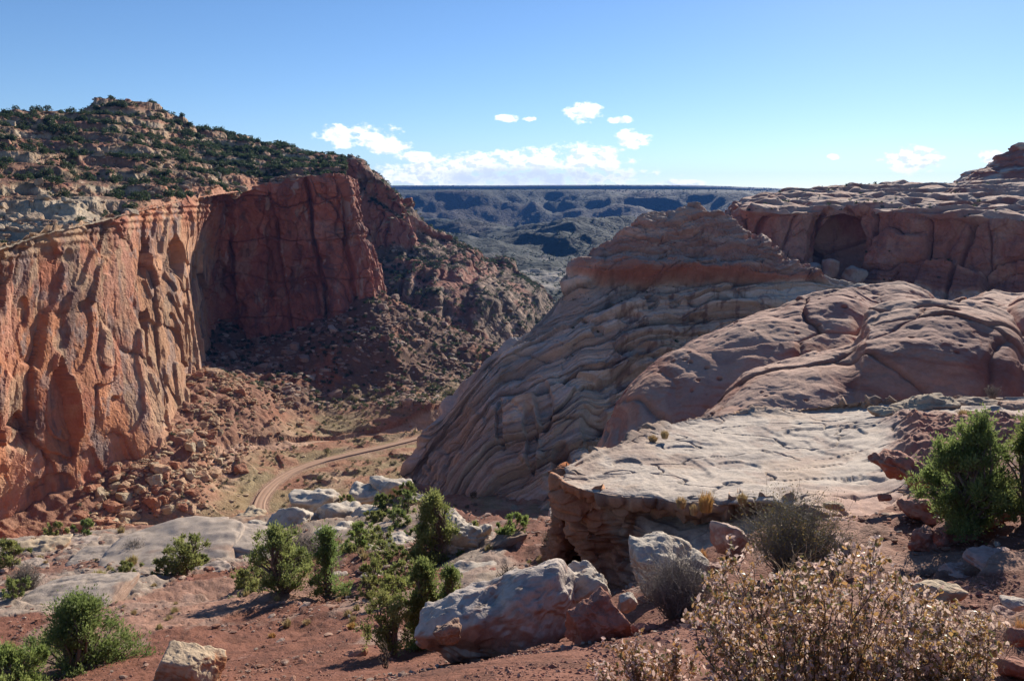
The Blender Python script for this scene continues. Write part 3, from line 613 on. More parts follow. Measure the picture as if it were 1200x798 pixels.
# ================================================================== FAR RIGHT WALL WITH THE ARCH ALCOVE
def right_wall():
    pxs = [850, 858, 872, 900, 940, 985, 1030, 1080, 1130, 1180, 1240, 1320]
    sk = [258, 246, 233, 226, 222, 217, 214, 214, 213, 212, 208, 206]
    rm = [262, 254, 246, 243, 243, 240, 242, 246, 249, 252, 256, 262]
    Yr = [540, 505, 495, 492, 490, 488, 470, 452, 436, 420, 405, 390]
    K = []
    K.append([un(x, y + 22, Y + 190) for x, y, Y in zip(pxs, sk, Yr)])
    K.append([un(x, y, Y + 120) for x, y, Y in zip(pxs, sk, Yr)])
    K.append([un(x, y * .5 + r * .5 - 1, Y + 50) for x, y, r, Y in zip(pxs, sk, rm, Yr)])
    K.append([un(x, r, Y) for x, r, Y in zip(pxs, rm, Yr)])
    for dy, dY in ((24, -5), (50, -10), (78, -18), (105, -26), (150, -45)): K.append([un(x, r + dy, Y + dY) for x, r, Y in zip(pxs, rm, Yr)])
    nr, nc = 430, 560
    G = loft(K, nr, nc); P = G.reshape(-1, 3).copy(); N = gnorm(G).reshape(-1, 3)
    if N[int(nr * .7) * nc + nc // 2, 1] > 0: N = -N
    px, py = proj(P); z = P[:, 2].copy(); v = np.repeat(np.linspace(0, 1, nr), nc)
    top = sstep(np.abs(N[:, 2]), .6, .85)
    f1, f2, r, off = cells(P + 5 * fbm(P, 25, 2)[:, None], (26, 26, 34), 81); f1b, f2b, rb, offb = cells(P, (9, 9, 12), 82)
    d = (1 - top) * ((r[:, 0] - .5) * 9 + (rb[:, 0] - .5) * 1.8 - 2.5 * np.exp(-((f2 - f1) / .05) ** 2) + 6 * fbm(P * [1, 1, .5], 50, 3, .5, 83) + 1.2 * fbm(P, 7, 4, .6, 84))
    led = (z / 2.3 + .5 * fbm(P, 20, 2)) % 1; zz = z + 3 * fbm(P * [1, 1, 0], 40, 3, seed=85)
    d += (1 - top) * (.7 * sstep(led, 0, .3)) * sstep(py, 300, 320)
    # base bench line
    d += 5 * sstep(z, -52, -55) * (1 - top)
    # arch alcove
    n_ = 2 * fbm(P, 10, 2, seed=86)
    ex = (px + n_ - 986) / 24.; ey = (py + n_ - 283) / 31.; e = 1 - (ex ** 2 + np.where(ey < 0, ey ** 2, (ey * .9) ** 4))
    ring = 1 - (((px + n_ - 984) / 38) ** 2 + (np.where(py < 285, (py - 285) / 42., (py - 285) / 60.)) ** 2)
    d -= 5.0 * sstep(ring, 0, .12) + 5.0 * sstep(ring, .35, .5)
    d -= 22 * sstep(e + .25 * fbm(P, 7, 3, .5, 861), 0, .3)
    d -= 5 * np.exp(-((px - 1128 - (py - 300) * -.35) / 3.) ** 2) * sstep(py, 262, 275)
    d -= 6 * np.exp(-((px - 905 + (py - 250) * .9) / 3.5) ** 2) * sstep(py, 246, 252) * sstep(py, 305, 285)
    P = P + N * d[:, None]
    zt = terrace(zz + 1.5 * fbm(P, 16, 3, .5, 87), 3.6, .6); P[:, 2] += top * sstep(v, .02, .2) * (.9 * (zt - zz) + 2.2 * fbm(P * [1, 1, 0], 30, 4, .5, 88))
    redd = np.array([.33, .13, .085]); pink = np.array([.40, .22, .155]); white = np.array([.40, .33, .28]); dark = np.array([.19, .085, .07])
    c = mixc(redd, pink, sstep(fbm(P, 26, 4, .55, 89), -.25, .4) * .8)
    bz = z + 2.5 * fbm(P, 30, 2, seed=90)
    c = mixc(c, dark, sstep(bz, -37, -40) * sstep(bz, -47, -44) * .8 * sstep(px, 990, 1020)); c = mixc(c, white, sstep(bz, -46.5, -48) * sstep(bz, -58, -56) * sstep(px, 985, 1010) * .8)
    c = mixc(c, [.44, .28, .21], top * sstep(fbm(P, 14, 3, .5, 91), -.5, .3)); c = mixc(c, dark, sstep(fbm(P * [1, 1, .15], 6, 3, .6, 92), .3, .6) * .5 * (1 - top))
    tag(mesh('arch_wall', P, gfaces(nr, nc), M_DOME, c, smooth=False), kind='structure')
    rs = np.random.default_rng(12)
    B, _ = surf_scatter(P, top * (v > .14) * (px > 870) * (px < 1210) * sstep(fbm(P, 20, 2, seed=93), -.1, .4), 110, rs, .6); TREES.append((B, rs.uniform(.6, 2.0, 110), 'rim'))
    B, _ = surf_scatter(P, (1 - top) * (py > 300) * (py < 345) * (px > 930) * (px < 1120), 30, rs, .6); TREES.append((B, rs.uniform(.6, 1.6, 30), 'rim'))
right_wall()

# ---------- butte at the far right skyline
def ring_hill(name, cx, cy, profile, mat, colf, seed, nr=120, nc=200, ell=(1, 1), rough=1.):
    """solid of revolution with noise: profile = [(radius, z)] from foot to summit"""
    pr = crvw(np.array(profile, float), nr, .4); th = np.linspace(0, 2 * np.pi, nc)
    R, T = np.meshgrid(pr[:, 0], th, indexing='ij'); Z = np.repeat(pr[:, 1][:, None], nc, 1)
    P = np.stack([cx + R * np.cos(T) * ell[0], cy + R * np.sin(T) * ell[1], Z], -1).reshape(-1, 3)
    dirv = np.stack([np.cos(T), np.sin(T), 0 * T], -1).reshape(-1, 3)
    sc_ = profile[0][0]; f1, f2, r, off = cells(P, (sc_ * .3, sc_ * .3, sc_ * .2), seed)
    d = rough * sc_ * (.14 * fbm(P, sc_ * .6, 4, .5, seed) + .05 * (r[:, 0] - .5) + .04 * (((P[:, 2] / (sc_ * .12)) % 1) > .5))
    P = P + dirv * (d * np.clip(R.ravel() / (sc_ * .3), 0, 1))[:, None]; P[:, 2] += rough * sc_ * .03 * fbm(P, sc_ * .2, 3, seed=seed + 1)
    return tag(mesh(name, P, gfaces(nr, nc), mat, colf(P)), kind='structure')
def butte_col(P):
    c = mixc([.30, .13, .09], [.42, .35, .29], sstep(fbm(P, 14, 3, .5, 95), -.1, .3)); return c
c0 = un(1196, 190, 600)
ring_hill('skyline_butte', c0[0] + 4, 600, [(46, 5), (40, 16), (30, 22), (24, 24), (20, 28), (12, 34), (9, 36), (9, 39), (8, 41), (0.2, 41.5)], M_DOME, butte_col, 96, ell=(1.0, 1.2))

# ================================================================== MIDDLE RIGHT DOMES
def lobe(name, pxs, sk, Ys, rows, seed, colr, holes=(), whitef=.4, nr=330, nc=560, beds=1.):
    K = [[un(x, y + 4, Y + 30) + [0, 0, -22] for x, y, Y in zip(pxs, sk, Ys)], [un(x, y, Y + 8) + [0, 0, -1.2] for x, y, Y in zip(pxs, sk, Ys)], [un(x, y, Y) for x, y, Y in zip(pxs, sk, Ys)]]
    for dy, dY in rows: K.append([un(x, y + dy, Y + dY) for x, y, Y in zip(pxs, sk, Ys)])
    G = loft(K, nr, nc); P = G.reshape(-1, 3).copy(); N = gnorm(G).reshape(-1, 3)
    if N[int(nr * .7) * nc + nc // 2, 1] > 0: N = -N
    px, py = proj(P); z = P[:, 2].copy(); L = Ys[len(Ys) // 2] / 140.
    n1 = fbm(P, 18 * L, 3, .5, seed); s = z + .35 * P[:, 0] * .4 + 3 * L * n1
    pil = lambda s, w, k: 1 - np.abs(2 * ((s / w) % 1) - 1) ** k
    d = beds * ((pil(s, 6.5 * L, 4) - .7) * .22 * L + (pil(s, 1.9 * L, 3) - .6) * .09 * L * (.5 + n1)) + 3.0 * L * fbm(P, 34 * L, 2, .4, seed + 1) + .10 * L * fbm(P, 3.0 * L, 4, .6, seed + 2)
    d += .35 * L * fbm(P * [1, 1, 1.6], 8 * L, 3, .5, seed + 12)
    q_ = fbm(P, 11 * L, 3, .5, seed + 9) * 3; i_ = np.floor(q_); d += .10 * L * (i_ + sstep(q_ - i_, .8, 1))
    f1, f2, r, off = cells(P + n1[:, None] * 3, (26 * L, 26 * L, 12 * L), seed + 3); crk = np.exp(-((f2 - f1) / .03) ** 2)
    d += (r[:, 0] - .5) * .9 * L - .4 * L * crk
    hm = np.zeros(len(P))
    f1h, f2h, rh, oh = cells(P, (1.9 * L, 1.9 * L, 1.1 * L), seed + 5)
    reg = sstep(fbm(P, 14 * L, 2, .5, seed + 6), .05, .35)
    pit = sstep(f1h, .26, .14) * (rh[:, 0] > .5) * reg; d -= .8 * L * pit; 
    P = P + N * d[:, None]
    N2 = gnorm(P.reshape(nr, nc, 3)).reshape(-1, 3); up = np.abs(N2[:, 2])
    c = mixc(colr[0], colr[1], sstep(fbm(np.c_[s, s * .2, P[:, 0] * .03], 2.2 * L, 4, .6, seed + 7), -.2, .4))
    c = mixc(c, colr[2], sstep(fbm(P, 26 * L, 3, .5, seed + 8), .05, .4) * .8)
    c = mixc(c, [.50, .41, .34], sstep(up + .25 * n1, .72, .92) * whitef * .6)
    c = mixc(c, [.10, .05, .04], pit * .5); c = c * (1 - .3 * crk[:, None])
    tag(mesh(name, P, gfaces(nr, nc), M_MID, c), kind='structure')
    return P, N2, px, py
PK = ([.43, .225, .15], [.36, .15, .095], [.28, .09, .06])
lobe('slickrock_hump', [930, 960, 1000, 1030, 1060, 1090, 1110, 1140, 1160, 1190, 1220, 1290], [372, 352, 345, 340, 336, 345, 356, 346, 338, 341, 336, 330], [215, 212, 210, 208, 206, 205, 204, 202, 200, 198, 196, 190], ((4, -5), (12, -12), (26, -20), (60, -32)), 110, PK, whitef=.5, nr=200, nc=420)
lobe('slickrock_hump', [690, 716, 740, 772, 806, 840, 880, 925, 965, 995, 1030, 1065, 1110, 1180, 1280], [560, 512, 476, 440, 412, 394, 374, 357, 343, 338, 352, 372, 380, 380, 380], [128, 134, 140, 146, 150, 152, 154, 156, 158, 158, 156, 150, 150, 150, 150], ((5, -4), (22, -12), (55, -22), (95, -32), (150, -44), (230, -60)), 120, PK, whitef=.45)
lobe('slickrock_hump', [770, 800, 828, 860, 895, 930, 965, 995, 1008, 1020, 1050, 1100, 1150, 1182, 1200, 1260, 1330], [560, 512, 478, 450, 428, 416, 408, 402, 385, 370, 364, 367, 375, 388, 410, 440, 470], [98, 102, 106, 110, 112, 113, 114, 115, 116, 118, 118, 117, 116, 114, 112, 108, 104], ((4, -3), (16, -8), (42, -15), (75, -20), (110, -25), (200, -36)), 130, PK, whitef=.5)
lobe('slickrock_hump', [1020, 1060, 1100, 1150, 1180, 1200, 1240, 1320], [400, 372, 356, 347, 352, 345, 340, 335], [142, 142, 142, 141, 140, 138, 136, 132], ((4, -4), (12, -9), (30, -15), (80, -24)), 140, PK, whitef=.6, nr=180, nc=300)
# ================================================================== FOREGROUND TERRACE
GP = [un(*p) for p in ((0,798,27),(-120,798,30),(150,798,24),(300,798,20),(450,800,14),(520,785,13),(600,778,12.5),(700,778,12),(780,798,10),(850,798,9),(1000,798,8.5),(1200,798,9),(1320,798,9),
   (-100,700,48),(0,700,45),(100,700,45),(200,740,33),(300,745,32),(400,745,29),(460,760,26),(150,655,76),(250,655,72),(50,655,82),(-100,660,84),(320,660,58),(400,650,58),(400,692,42),(330,694,42),(250,694,48),(500,660,46),(520,700,36),(560,760,21),(480,775,22),
   (620,690,32),(600,665,40),(650,655,43),(600,628,52),(680,618,55),(560,632,58),(450,630,76),(430,600,96),(350,604,98),(500,605,84),(200,628,95),(80,628,100),(300,622,90),(640,612,60),(700,612,57),
   (720,700,27),(740,735,19),(790,742,15.5),(850,710,16),(850,650,22),(835,640,26),(760,704,25),(740,694,33),(772,690,31),(715,680,37),(900,612,27),(960,640,20.5),(1000,650,18.5),(1100,650,17.5),(1200,640,16.5),(1300,640,16),(1100,710,12.5),(1200,712,11.5),(1000,720,12.5),(900,740,12.5),
   (1100,585,24),(1200,575,22),(1300,570,22),(1150,540,28),(1200,510,31),(1300,510,31))]
GP += [np.array(p, float) for p in ((0,0,-1.75),(3,1,-2.1),(-3,1,-2.0),(0,3,-2.9),(3,4,-3.3),(-4,4,-4.0),(0,6,-4.6),(5,6,-4.6),(-8,8,-8),(0,-3,-1.6),(-60,-5,-20),(50,-5,-2))]
GP = np.array(GP)
gf0 = rbf(GP, .02)
EDX = np.array([-3000, 0, 200, 440, 520, 600, 700, 760, 850, 1000, 1200, 3000]); EDY = np.array([112, 112, 108, 104, 90, 66, 62, 60, 50, 46, 46, 46])
def ground_z(Q, detail=True):
    Q = np.atleast_2d(Q).astype(float); px = CX + F * Q[:, 0] / np.maximum(Q[:, 1], .5)
    ye = np.interp(px, EDX, EDY); over = np.maximum(Q[:, 1] - ye, 0); P3 = np.c_[Q, np.zeros(len(Q))]
    z = gf0(np.c_[Q[:, 0], Q[:, 1]] - np.c_[Q[:, 0] / np.maximum(Q[:, 1], 1), np.ones(len(Q))] * over[:, None]) - 2.2 * over
    z += np.clip(Q[:, 1] / 30, .12, 1.4) * (.42 * fbm(P3, 7, 3, .5, 201)) * (over < 1)
    w_ = sstep(Q[:, 1], 34, 48) * (over < 1) * sstep(px, 560, 470); st_ = terrace(z + .5 * fbm(P3, 9, 3, .5, 231), 1.15, .82); z = z + w_ * .62 * (st_ - z - .575)
    w2 = sstep(px, 820, 900) * sstep(Q[:, 1], 9, 12) * sstep(Q[:, 1], 33, 28); st_ = terrace(z + .35 * fbm(P3, 3.5, 3, .5, 232), .55, .82); z = z + w2 * .7 * (st_ - z - .27)
    if detail:
        n = .06 * fbm(P3, .9, 4, .6, 202) + .025 * ridged(P3, .35, 3, .6, 203); k = np.clip(Q[:, 1] / 22, .4, 2.5); z += n * k
    return z
def gz(px, py, Y):
    """ground point seen at column px at distance Y"""
    x = un(px, py, Y)[0]; return np.array([x, Y, ground_z([[x, Y]], False)[0]])
def hit(px, py, Y0=4., Y1=125.):
    """where the sight line through (px,py) meets the terrace"""
    Ys = np.geomspace(Y0, Y1, 260); L = np.array([un(px, py, Y) for Y in Ys]); z = ground_z(L[:, :2], False); k = np.where(L[:, 2] < z)[0]
    i = k[0] if len(k) else 259
    return np.array([L[i, 0], L[i, 1], z[i]])
def emask(px, py, cx, cy, rx, ry, ang=0., n=None):
    a = math.radians(ang); dx, dy = px - cx, py - cy; ex = (dx * math.cos(a) + dy * math.sin(a)) / rx; ey = (-dx * math.sin(a) + dy * math.cos(a)) / ry
    return sstep(1 - ex ** 2 - ey ** 2 + (0 if n is None else n), 0, .25)
def foreground():
    nr, nc = 620, 760
    Ys = np.concatenate([np.linspace(-4, 3, 20, endpoint=False), np.geomspace(3, 150, nr - 20)]); u_ = (np.concatenate([np.linspace(-900, -160, 60, endpoint=False), np.linspace(-160, 1360, nc - 120), np.linspace(1360, 2100, 61)[1:]]) - CX) / F
    YY, UU = np.meshgrid(Ys, u_, indexing='ij'); XX = UU * np.maximum(YY, 3.5) * 1.03
    Q = np.stack([XX.ravel(), YY.ravel()], 1); z = ground_z(Q); P = np.c_[Q, z]; px, py = proj(P)
    n = .6 * fbm(P, 5, 4, .6, 205) * np.clip(1, 0, 1)
    soil = np.array([.20, .082, .052]); pale = np.array([.33, .255, .20]); pink = np.array([.31, .17, .12]); dkr = np.array([.15, .06, .04])
    c = mixc(soil, dkr, sstep(fbm(P, 3, 4, .6, 206), -.1, .5) * .6)
    c = mixc(c, pink, sstep(Q[:, 1], 62, 75) * .6 * (px < 520))
    pk = np.zeros(len(P)); pl = np.zeros(len(P))
    for a in ((70, 695, 130, 26, -8), (200, 640, 150, 24, 0), (320, 632, 70, 22, 10), (420, 610, 90, 34, 0), (560, 655, 50, 40, 0), (30, 640, 60, 12, 0)): pl = np.maximum(pl, emask(px, py, *a, n))
    for a in ((260, 700, 150, 22, -4), (200, 725, 130, 14, -12), (660, 603, 60, 12, 10), (1010, 655, 60, 26, 0), (1150, 660, 120, 14, 0), (980, 625, 60, 14, 0), (1190, 730, 40, 12, 0), (560, 690, 60, 15, 0)): pk = np.maximum(pk, emask(px, py, *a, n))
    c = mixc(c, pink, np.maximum(pk, .8 * sstep(fbm(P * [1, .6, 1], 2.6, 4, .6, 233), .12, .3) * sstep(px, 840, 930) * (Q[:, 1] > 9))); c = mixc(c, pale, pl)
    c = mixc(c, [.30, .20, .155], sstep(fbm(P * [1, .5, 1], 5, 4, .6, 234), .2, .4) * (Q[:, 1] > 26) * .7); c = mixc(c, c * .72, sstep(fbm(P, 1.2, 4, .65, 235), .1, .5))
    c = mixc(c, [.30, .2, .13], sstep(Q[:, 1], 85, 95) * (px > 200) * .5)
    # the pale rock stands a little proud, in thin sheets
    P[:, 2] += np.maximum(pk, pl) * (.12 + .06 * (np.floor(2.5 * (fbm(P * [1, .6, 1], 7, 3, .45, 207) + 1)) - 2)) * np.clip(Q[:, 1] / 45, .3, 1.5) - 0
    tag(mesh('ground', P, gfaces(nr, nc, True), M_SOIL, c), kind='structure')
foreground()

def ledge():
    T = [(652, [(664,556,42),(668,557,41.5),(674,566,41),(684,578,41),(696,618,41),(716,705,41)]), (660, [(661,557,36),(660,560,35.4),(660,563,34.6),(664,572,34.6),(674,610,35),(706,700,34.2)]),
         (690, [(692,541,38),(688,556,36),(686,573,33),(690,586,33.6),(700,625,34),(726,705,32.4)]),
         (725, [(725,527,40),(722,550,36.5),(720,579,32),(725,594,33),(734,628,33),(750,705,31)]),
         (765, [(765,511,43),(763,545,37),(762,582,31.4),(766,597,33.4),(772,628,32),(778,705,29.6)]),
         (805, [(805,499,46),(803,540,38),(803,586,31),(806,601,32.6),(808,628,30.8),(808,705,28)]),
         (850, [(850,492,48),(850,535,39),(850,586,30.5),(850,601,31.5),(850,635,29.5),(850,705,27)]),
         (900, [(900,488,49),(900,530,39.5),(900,582,30),(900,600,30),(900,650,28.5),(900,705,27)]),
         (955, [(955,485,50),(955,530,39),(955,588,28),(955,612,27.6),(955,650,26.8),(955,705,26)]),
         (1015, [(1015,478,49),(1015,525,38),(1015,602,26),(1015,625,26),(1015,650,25.6),(1015,705,25)]),
         (1075, [(1075,474,48),(1075,515,37.5),(1070,566,29),(1070,600,28.6),(1070,650,27.5),(1070,705,26)]),
         (1140, [(1140,472,46),(1140,508,37),(1140,550,30),(1140,590,29),(1140,650,27.5),(1140,705,26)]),
         (1220, [(1220,472,45),(1220,500,37),(1220,540,31),(1220,580,30),(1220,650,28),(1220,705,26)]),
         (1340, [(1340,472,45),(1340,500,37),(1340,540,31),(1340,580,30),(1340,650,28),(1340,705,26)])]
    K = [[un(x, *c[0][1:]) + [0, 5, -9] for x, c in T], [un(*c[0]) + [0, 1.5, -.8] for x, c in T]] + [[un(*c[r]) for x, c in T] for r in range(6)]
    nr, nc = 520, 760
    G = loft(K, nr, nc); P = G.reshape(-1, 3).copy(); N = gnorm(G).reshape(-1, 3)
    if N[int(nr * .35) * nc + nc // 2, 2] < 0: N = -N
    px, py = proj(P); z = P[:, 2].copy(); top = sstep(N[:, 2], .45, .8)
    zz = z + .5 * fbm(P, 6, 3, .5, 211)
    # top: weathered sheets with hollows
    sh = fbm(P * [1, .7, 1], 6.5, 3, .5, 212); q = sh * 3; fl = np.floor(q); st = (fl + sstep(q - fl, .75, 1)) / 3
    d = top * (.24 * st + .05 * fbm(P, 1.2, 4, .6, 213) + .012 * ridged(P, .5, 3, .6, 214))
    for cx, cy, rx, ry, dep in ((738, 541, 24, 7, .12), (870, 545, 34, 5, .1), (960, 510, 44, 6, .12), (800, 523, 26, 4, .12), (1010, 560, 44, 6, .15)): d -= dep * emask(px, py, cx, cy, rx, ry, 0, 1.4 * sh)
    f1, f2, r, off = cells(P + .5 * fbm(P, 3, 2)[:, None], (2.6, 2.6, 1.5), 215); f1b, f2b, rb, ob = cells(P, (.9, .9, .55), 216)
    d += (1 - top) * ((r[:, 0] - .5) * .75 + (rb[:, 0] - .5) * .4 - .25 * np.exp(-((f2 - f1) / .06) ** 2) + .6 * fbm(P * [1, 1, 1.2], 3.5, 4, .6, 217))
    bed = (zz / .42) % 1; d += (1 - top) * (.16 * (CELLR[np.floor(zz / .42).astype(int) & 255, 2] - .5) + .22 * sstep(bed, 0, .25) * sstep(bed, 1, .9))
    cr = sstep(np.abs(fbm(P * [1, 1.5, 1], 6, 3, .5, 218)), .035, .0) * top; d -= .16 * cr
    P = P + N * d[:, None]
    # right part: red fins and steps in place of the pale sheet
    rt = sstep(px + 30 * sh, 1040, 1075) * sstep(py, 478, 500)
    P[:, 2] += rt * .5 * ridged(P, 2.6, 4, .55, 219)
    pale = np.array([.47, .39, .32]); warm = np.array([.40, .28, .20]); gry = np.array([.27, .225, .20]); redd = np.array([.32, .13, .09]); face = np.array([.38, .235, .155]); org = np.array([.42, .17, .085])
    c = mixc(pale, warm, sstep(fbm(P * [1, .7, 1], 5, 4, .6, 220), -.1, .35) * .6); c = mixc(c, [.33, .235, .19], sstep(fbm(P * [1, .6, 1], 2.2, 4, .6, 224), .15, .35) * .6); c = mixc(c, gry, sstep(fbm(P, 1.6, 4, .65, 221), .2, .6) * .65)
    c = mixc(c, [.42, .25, .19], sstep(px, 930, 1000) * sstep(py, 560, 580) * .8)
    cf = mixc(face, [.36, .24, .165], sstep(fbm(P * [1, 1, 2.5], 2.2, 4, .6, 222), -.1, .4)); cf = mixc(cf, [.17, .12, .10], sstep(fbm(P, 2, 3, .6, 223), .2, .5) * .7)
    cf = mixc(cf, org, sstep(700 + (py - 570) * .45 - px, 0, 10) * .8); cf = mixc(cf, redd, sstep(py, 630, 680) * .5)
    c = mixc(cf, c, top); c = mixc(c, redd, rt * .85); c = c * (1 - .3 * cr[:, None])
    tag(mesh('rock_ledge', P, gfaces(nr, nc), M_NEAR, c), kind='structure')
ledge()

# ================================================================== ROCKS
ICO = {}
def ico(n):
    if n not in ICO:
        import bmesh
        bm = bmesh.new(); bmesh.ops.create_icosphere(bm, subdivisions=n, radius=1.0)
        ICO[n] = (np.array([v.co[:] for v in bm.verts]), np.array([[v.index for v in f.verts] for f in bm.faces])); bm.free()
    return ICO[n]
def rock_shape(seed, sub=5, planes=16, sharp=22., boxy=.4, size=(1, 1, 1), rough=.05, bed=.0, pock=0.):
    """weathered block: soft intersection of random planes, with noise; half-sizes in `size`"""
    V, Fc = ico(sub); rs = np.random.default_rng(seed)
    m = rs.normal(size=(planes, 3)); m /= np.linalg.norm(m, axis=1)[:, None]; dd = rs.uniform(.72, 1.0, planes)
    bx = np.concatenate([np.eye(3), -np.eye(3)]) + rs.normal(size=(6, 3)) * .12; bx /= np.linalg.norm(bx, axis=1)[:, None]
    m = np.concatenate([m, bx]); dd = np.concatenate([dd, np.full(6, 1.0 - .3 * boxy)])
    t = (V @ m.T) / dd; r = 1 / (np.maximum(t, 0) ** sharp).sum(1) ** (1 / sharp)
    P = V * r[:, None] * np.array(size); s = min(float(np.mean(size)), 1.9 * float(min(size))); o = seed * 3.71
    N = V / np.array(size); N /= np.linalg.norm(N, axis=1)[:, None]
    d = s * (rough * 2.4 * fbm(P + o, s * 1.1, 2, .45) + rough * .3 * fbm(P + o, s * .25, 4, .6))
    q = fbm(P + o, s * .8, 3, .5) * 3; i = np.floor(q); d += s * rough * .7 * (i + sstep(q - i, .85, 1))
    if bed: f = (P[:, 2] / (s * .3) + .35 * fbm(P + o, s, 2)) % 1; d += s * bed * (sstep(f, 0, .2) * sstep(f, 1, .9) - .5)
    if pock: f1, f2, rr, _ = cells(P + o, s * .22, seed % 7); d -= s * pock * sstep(f1, .45, .1) * (rr[:, 0] > .5)
    return P + N * d[:, None], Fc
def rot3(P, rx, ry, rz):
    from mathutils import Euler
    return P @ np.array(Euler((math.radians(rx), math.radians(ry), math.radians(rz))).to_matrix()).T
def rock(label, px, py, Y, w, h, dpt=.8, rot=(0, 0, 0), seed=1, cols=([.42, .34, .27], [.34, .2, .14]), cat='boulder', sub=5, group=None, mat=None, name='boulder', sink=.0, **k):
    """boulder centred on (px,py) at distance Y; w,h in photo pixels"""
    s = Y / F; sz = (w * s / 2, w * s / 2 * dpt, h * s / 2)
    P, Fc = rock_shape(seed, sub, size=sz, **k); P = rot3(P, *rot); ctr = un(px, py, Y)
    Wp = P + ctr; m = float(np.mean(sz))
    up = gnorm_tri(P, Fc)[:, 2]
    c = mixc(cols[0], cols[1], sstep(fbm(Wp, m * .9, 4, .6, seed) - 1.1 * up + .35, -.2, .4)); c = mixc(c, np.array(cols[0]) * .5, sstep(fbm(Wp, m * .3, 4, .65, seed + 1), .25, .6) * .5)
    base = np.array([ctr[0], ctr[1], ctr[2] + P[:, 2].min()])
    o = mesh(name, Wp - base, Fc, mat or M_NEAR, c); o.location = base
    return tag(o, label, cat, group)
def gnorm_tri(P, Fc):
    a, b_, c = P[Fc[:, 0]], P[Fc[:, 1]], P[Fc[:, 2]]; n = np.cross(b_ - a, c - a); out = np.zeros_like(P)
    for k in range(3): np.add.at(out, Fc[:, k], n)
    return out / np.maximum(np.linalg.norm(out, axis=1)[:, None], 1e-9)
PALE = ([.47, .40, .33], [.36, .24, .18]); REDR = ([.36, .17, .12], [.27, .10, .065]); TANR = ([.45, .35, .24], [.36, .21, .13]); WHT = ([.50, .43, .35], [.40, .30, .22])
rock('huge pale boulder with a sloping whitish top and pink lower flank at the bottom centre', 588, 722, 18.5, 238, 98, .42, (4, -19, 4), 3, ([.46, .385, .33], [.35, .19, .14]), sub=6, planes=10, rough=.075, boxy=.3)
rock('rounded pale rock against the upper right end of the huge pale boulder', 668, 693, 19.2, 92, 56, .9, (0, -12, 10), 5, PALE, sub=6, planes=12, rough=.09, boxy=.3)
rock('small brown knobbly rock stuck on the left flank of the huge pale boulder', 524, 741, 16.6, 36, 28, .9, (0, 10, 0), 7, ([.33, .21, .15], [.22, .12, .08]), rough=.12)
rock('red brown angular boulder beside the right end of the huge pale boulder', 697, 730, 15.2, 70, 60, .9, (10, -18, 25), 9, REDR, sub=6, rough=.07, planes=9, sharp=30)
rock('whitish flat-topped boulder in front of the overhanging ledge', 780, 664, 22, 108, 62, .9, (6, 4, -8), 11, WHT, sub=6, rough=.07, bed=.05, planes=9)
rock('small pale stone between the red brown boulder and the grey twiggy bush', 736, 706, 18, 28, 26, .8, (0, 0, 0), 13, PALE)
rock('flat dark red stone lying below the grey twiggy bush', 752, 737, 15.6, 30, 15, .8, (0, 5, 0), 15, REDR)
rock('rust red block half hidden behind the top left of the coppery leafy bush', 818, 741, 14, 38, 34, .8, (0, -15, 20), 17, REDR)
rock('pointed orange boulder with a pale crest at the bottom left of the photo', 222, 787, 20.5, 80, 62, .7, (4, 32, 12), 19, ([.50, .38, .26], [.44, .20, .10]), sub=6, planes=5, sharp=50, boxy=.35)
rock('pale craggy outcrop behind the tall juniper, beside the leaning dark slab', 545, 640, 50, 84, 62, .9, (0, 14, 0), 21, WHT, sub=6, rough=.11, bed=.06)
rock('dark brown slab leaning at a slant beneath the little green pinyon', 588, 637, 48, 74, 15, .6, (0, -24, 0), 23, ([.27, .18, .13], [.2, .12, .09]), sub=5, planes=6, rough=.07, sharp=40, name='leaning_rock', cat='flat rock')
rock('reddish rock block under the right end of the leaning dark slab', 612, 646, 47, 26, 20, .8, (0, 0, 0), 25, REDR)
rock('low pale slab in the shade below the leaning dark slab', 560, 682, 42, 110, 26, .8, (0, -8, 0), 27, PALE, sub=5, planes=8, rough=.06, name='flat_rock', cat='flat rock')
rock('pinkish block with a pale top right of the orange grass tufts', 856, 634, 24, 44, 42, .8, (0, 18, 20), 29, ([.44, .32, .26], [.34, .18, .14]), planes=8, sub=5)
rock('brown flat stone lying on the pale ledge above the grey green bush', 976, 592, 26, 28, 11, .8, (0, 3, 0), 31, TANR)
rock('small dark red stone on the pinkish rock left of the red fins', 1037, 583, 25, 18, 10, .8, (0, 3, 0), 33, REDR)
rock('thick brown rock slab perched on the far edge of the pale ledge', 1087, 475, 46, 78, 24, .8, (0, -5, 0), 35, ([.40, .31, .22], [.26, .17, .12]), sub=5, bed=.08, rough=.08, name='flat_rock', cat='flat rock')
rock('low brown rock slab on the ledge edge left of the thick one', 1040, 483, 45, 36, 12, .8, (0, -8, 0), 37, TANR, name='flat_rock', cat='flat rock')
rock('low grey brown slab on the ledge edge behind the bigger right-hand juniper', 1150, 473, 46, 58, 13, .8, (0, 0, 0), 39, ([.36, .27, .20], [.26, .17, .12]), bed=.08, name='flat_rock', cat='flat rock')
rock('reddish slab on the ledge edge at the right border of the photo', 1196, 478, 44, 56, 17, .8, (0, 5, 0), 41, ([.40, .25, .18], [.26, .14, .10]), bed=.08, name='flat_rock', cat='flat rock')
